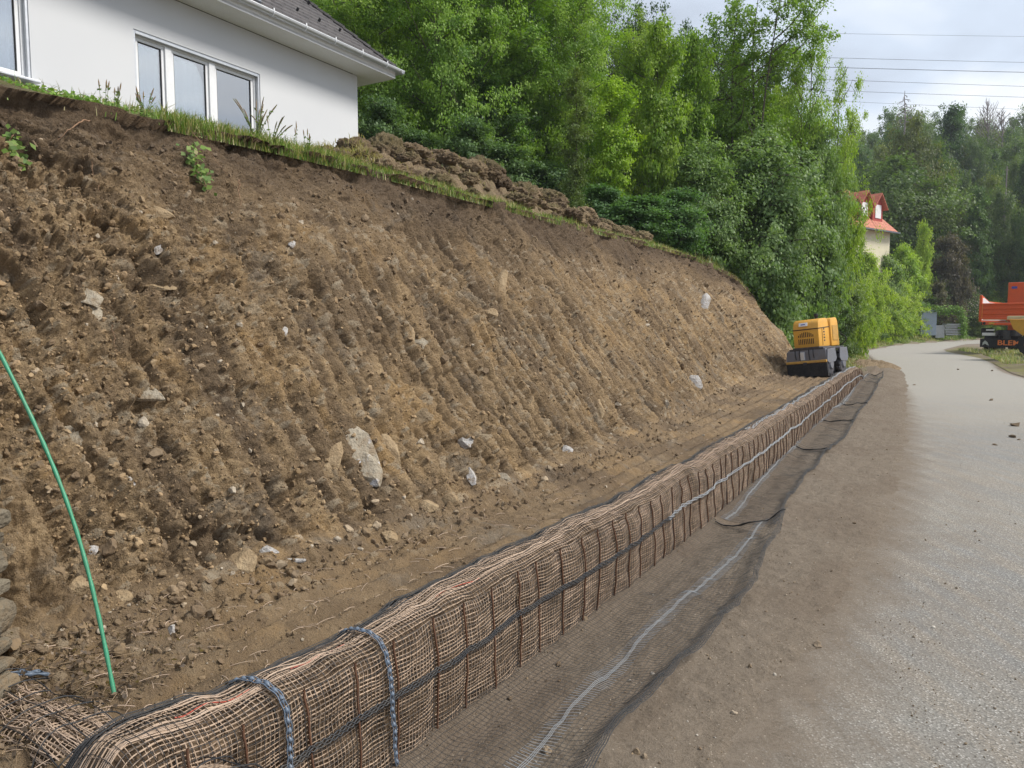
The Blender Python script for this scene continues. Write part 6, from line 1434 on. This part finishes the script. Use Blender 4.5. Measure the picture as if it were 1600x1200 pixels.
# ------------------------------------------------------------------ orange tipper lorry seen from behind
def lorry():
    Yd = 40.0; d = ray(1575, 505); X = d[0] / d[1] * Yd; root = empty('tipper_lorry', (X, Yd, .06), R(-47)); tag(root, 'orange tipper lorry seen from behind at the right edge of the road', 'lorry')
    O_, O2, Bk = M['orange'], M['orange2'], M['black']
    hw = 1.27
    m = MB(); m.box((0, 2.3, 1.62), (2 * hw - .1, 5.0, .16), .02); m.build('bed_floor', M['dmetal'], root)
    # tailboard with ribs
    m = MB(); m.box((0, -.22, 2.30), (2 * hw, .07, .86), .015)
    for z in (1.92, 2.16, 2.44, 2.68): m.box((0, -.275, z), (2 * hw - .1, .05, .07), .012)
    m.box((0, -.26, 1.90), (2 * hw, .10, .08), .012); m.build('tailboard', O_, root)
    MB().box((0, -.262, 1.845), (2 * hw - .3, .04, .045), .005).build('yellow_strip', O2, root)
    for sx_ in (-1, 1):
        m = MB(); m.prism([(-.2, 1.72), (-.2, 3.12), (.1, 3.12), (1.2, 2.86), (4.8, 2.82), (4.8, 1.72)], sx_ * hw - .03, sx_ * hw + .03, 'x', .01)
        m.build('side_board', O_, root)
        MB().prism([(-.1, 1.8), (-.1, 3.0), (.1, 3.04), (1.2, 2.80), (4.7, 2.76), (4.7, 1.8)], sx_ * (hw - .05) - .01, sx_ * (hw - .05) + .01, 'x').build('board_lining', M['white'], root)
        MB().box((sx_ * hw, -.22, 2.45), (.12, .12, 1.46), .015).build('corner_post', O_, root)
        MB().box((sx_ * (hw - .10), -.30, 2.3), (.03, .03, .8), .004).build('reflector_strip', O2, root)
        m = MB(); m.box((sx_ * .92, -.30, 1.64), (.42, .10, .18), .02); m.build('lamp_bracket', O_, root)
        MB().cyl((sx_ * 1.03, -.36, 1.64), (sx_ * 1.03, -.34, 1.64), .075, n=16).build('tail_lamp', M['black'], root)
        MB().box((sx_ * .68, -.362, 1.63), (.26, .02, .11), .004).build('reflector', M['yellow'], root)
    MB().box((0, -.24, 1.60), (1.3, .08, .14), .02).build('hinge_beam', O_, root)
    # headboard and cab
    m = MB(); m.box((.05, 4.9, 2.9), (2 * hw, .10, 2.3), .03); m.build('headboard', O_, root)
    m = MB(); m.prism([(5.1, .9), (5.1, 3.35), (5.5, 3.5), (6.9, 3.4), (7.2, 2.2), (7.25, .9)], -1.2, 1.2, 'x', .05); m.build('cab', O_, root)
    MB().box((-.9, 4.842, 3.75), (.28, .012, .14), .003).build('badge', M['blue'], root)
    # chassis
    m = MB(); m.box((-.42, 3.2, 1.1), (.10, 7.2, .26), .01); m.box((.42, 3.2, 1.1), (.10, 7.2, .26), .01); m.box((0, .2, 1.1), (.95, .12, .34), .01); m.build('chassis', M['dmetal'], root)
    for sx_ in (-1, 1):
        for yc in (.95, 2.3, 5.9):
            w_ = MB().cyl((sx_ * 1.22, yc, .52), (sx_ * .70, yc, .52), .52, n=32).build('wheel', Bk, root); MB().cyl((sx_ * 1.235, yc, .52), (sx_ * 1.10, yc, .52), .28, .24, 20).build('rim', M['gmetal'], w_)
        m = MB(); m.box((sx_ * .95, .0, 1.20), (.56, .22, .34), .03); m.build('mudguard', Bk, root)
    MB().box((.0, -.06, .98), (.34, .14, .52), .02).build('tow_block', M['dmetal'], root)
    MB().box((-.80, -.14, 1.04), (.72, .03, .16), .01).build('number_plate', M['white'], root)
    MB().box((-.78, -.14, 1.27), (.40, .03, .08), .006).build('hazard_plate', M['white'], root)
    mb = MB().box((0, -.13, .56), (2 * hw - .06, .05, .46), .012).build('underrun_board', Bk, root)
    text_obj('BLEM', .37, M['lettering'], mb, (.12, -.165, .57), (math.pi / 2, 0, 0), .006, 1.25)
    m = MB(); m.prism([(-1.12, .42), (-1.10, .58), (-.99, .70), (-.88, .60), (-.80, .42), (-.90, .45), (-.98, .52)], -.172, -.160, 'y'); m.build('emblem', M['zinc'], mb)
lorry()

# ------------------------------------------------------------------ yellow site dumper cut by the right edge
def dumper():
    Yd = 33.0; d = ray(1640, 505); X = d[0] / d[1] * Yd; root = empty('site_dumper', (X, Yd, .26), R(-58)); tag(root, 'yellow site dumper with a cream skip rim, cut off by the right edge', 'dumper')
    m = MB(); m.prism([(-1.35, 1.72), (-1.20, 1.30), (-.55, .86), (.55, .86), (.85, 1.25), (.95, 1.95), (-.7, 1.85)], -.85, .85, 'y', .02) if False else None
    t = MB(); t.prism([(-1.30, 1.62), (-1.12, 1.18), (-.62, .82), (.50, .82), (.80, 1.2), (.88, 1.62)], -.80, .80, 'y', .03); t.build('skip', M['yellow'], root)
    t = MB(); t.box((-.21, -.82, 1.70), (2.28, .08, .14), .03); t.box((-.21, .82, 1.70), (2.28, .08, .14), .03); t.box((-1.33, 0, 1.68), (.09, 1.7, .16), .03); t.box((.90, 0, 1.72), (.07, 1.7, .16), .03); t.build('skip_rim', M['cream'], root)
    t = MB(); t.box((.9, 0, .75), (2.4, .7, .3), .03); t.build('chassis', M['dmetal'], root)
    t = MB(); t.prism([(1.15, .9), (1.15, 1.55), (1.9, 1.55), (2.1, 1.3), (2.1, .9)], -.5, .5, 'y', .04); t.build('engine_cover', M['yellow'], root)
    t = MB(); t.box((1.35, 0, 1.64), (.4, .45, .12), .04); t.box((1.58, 0, 1.85), (.10, .45, .40), .04); t.build('seat', M['black'], root)
    for x in (-.35, 1.6):
        for sy in (-1, 1):
            t = MB(); t.cyl((x, sy * .55, .48), (x, sy * .92, .48), .48, n=32)
            for k in range(18):
                an = k * math.pi / 9; t.box((x + math.cos(an) * .485, sy * .735, .48 + math.sin(an) * .485), (.035, .35, .07), .006, Matrix.Rotation(-an, 4, 'Y'))
            w_ = t.build('wheel', M['black'], root); MB().cyl((x, sy * .80, .48), (x, sy * .935, .48), .25, .22, 20).build('rim', M['yellow'], w_)
dumper()

# ------------------------------------------------------------------ crumbled spoil beside the roller, clods on the road
def spoil():
    C = ongr(1352, 572, .05); nu = 140; a = np.linspace(-1, 1, nu); A, B = np.meshgrid(a, a, indexing='ij'); r = np.hypot(A, B)
    T = A * 3.6; P = B * 1.15; Z = .34 * np.clip(1 - r ** 1.6, 0, 1) * (1 + .5 * fbm(T * 2, P * 3, seed=3)) + .05 * fbm(T * 7, P * 7, seed=5, oct=4, gain=.7) * sst(1.02, .8, r) - .03
    X = T * math.sin(R(30)) - P * math.cos(R(30)); Y = T * math.cos(R(30)) + P * math.sin(R(30))
    z0 = 0 * A.ravel(); tag(npmesh('soil_heap', np.stack([X, Y, Z], -1), gridfaces(nu, nu), M['heap'], loc=(C[0] - .15, C[1] - .6, 0), attrs={'grassy': z0, 'dark': .25 + z0, 'stone': z0}), 'low brown spoil ridge between the yellow roller and the road', 'soil heap')
spoil()
for i, (px, py, s_, lab) in enumerate(((1584, 666, .075, 'largest dark clod lying on the road surface'), (1582, 684, .05, 'dark clod just below the largest one on the road'), (1593, 688, .03, 'small clod at the right edge next to the road clods'), (1548, 626, .05, 'flat clod on the road above and left of the largest one'), (1428, 602, .05, 'small clod on the road nearest the end of the roll'), (1497, 578, .055, 'clod in the middle of the far road'), (1550, 580, .05, 'clod on the far road by the verge island'), (1554, 696, .03, 'tiny clod on the road below left of the largest one'))):
    P = ongr(px, py); V, F = SP[i % 8]; V = V * s_ * [1.3, 1, .6] + .2 * s_ * rng.normal(size=V.shape); tag(npmesh('clod', V, F, M['heap'], smooth=False, loc=(P[0], P[1], s_ * .35), attrs={'grassy': np.zeros(len(V)), 'dark': np.full(len(V), .5), 'stone': np.zeros(len(V))}), lab, 'clod')

# ------------------------------------------------------------------ the air
def air():
    m = bpy.data.materials.new('haze'); m.use_nodes = True; t = m.node_tree; t.nodes.clear(); o = t.nodes.new('ShaderNodeOutputMaterial'); v = t.nodes.new('ShaderNodeVolumePrincipled')
    v.inputs['Color'].default_value = (.86, .92, 1, 1); v.inputs['Density'].default_value = .00045; t.links.new(v.outputs[0], o.inputs['Volume'])
    ob = MB().box((0, 0, 38), (900, 900, 82)).build('haze', m); ob['kind'] = 'stuff'; ob['label'] = 'thin bluish haze in the air over the whole valley'; ob['category'] = 'haze'
air()
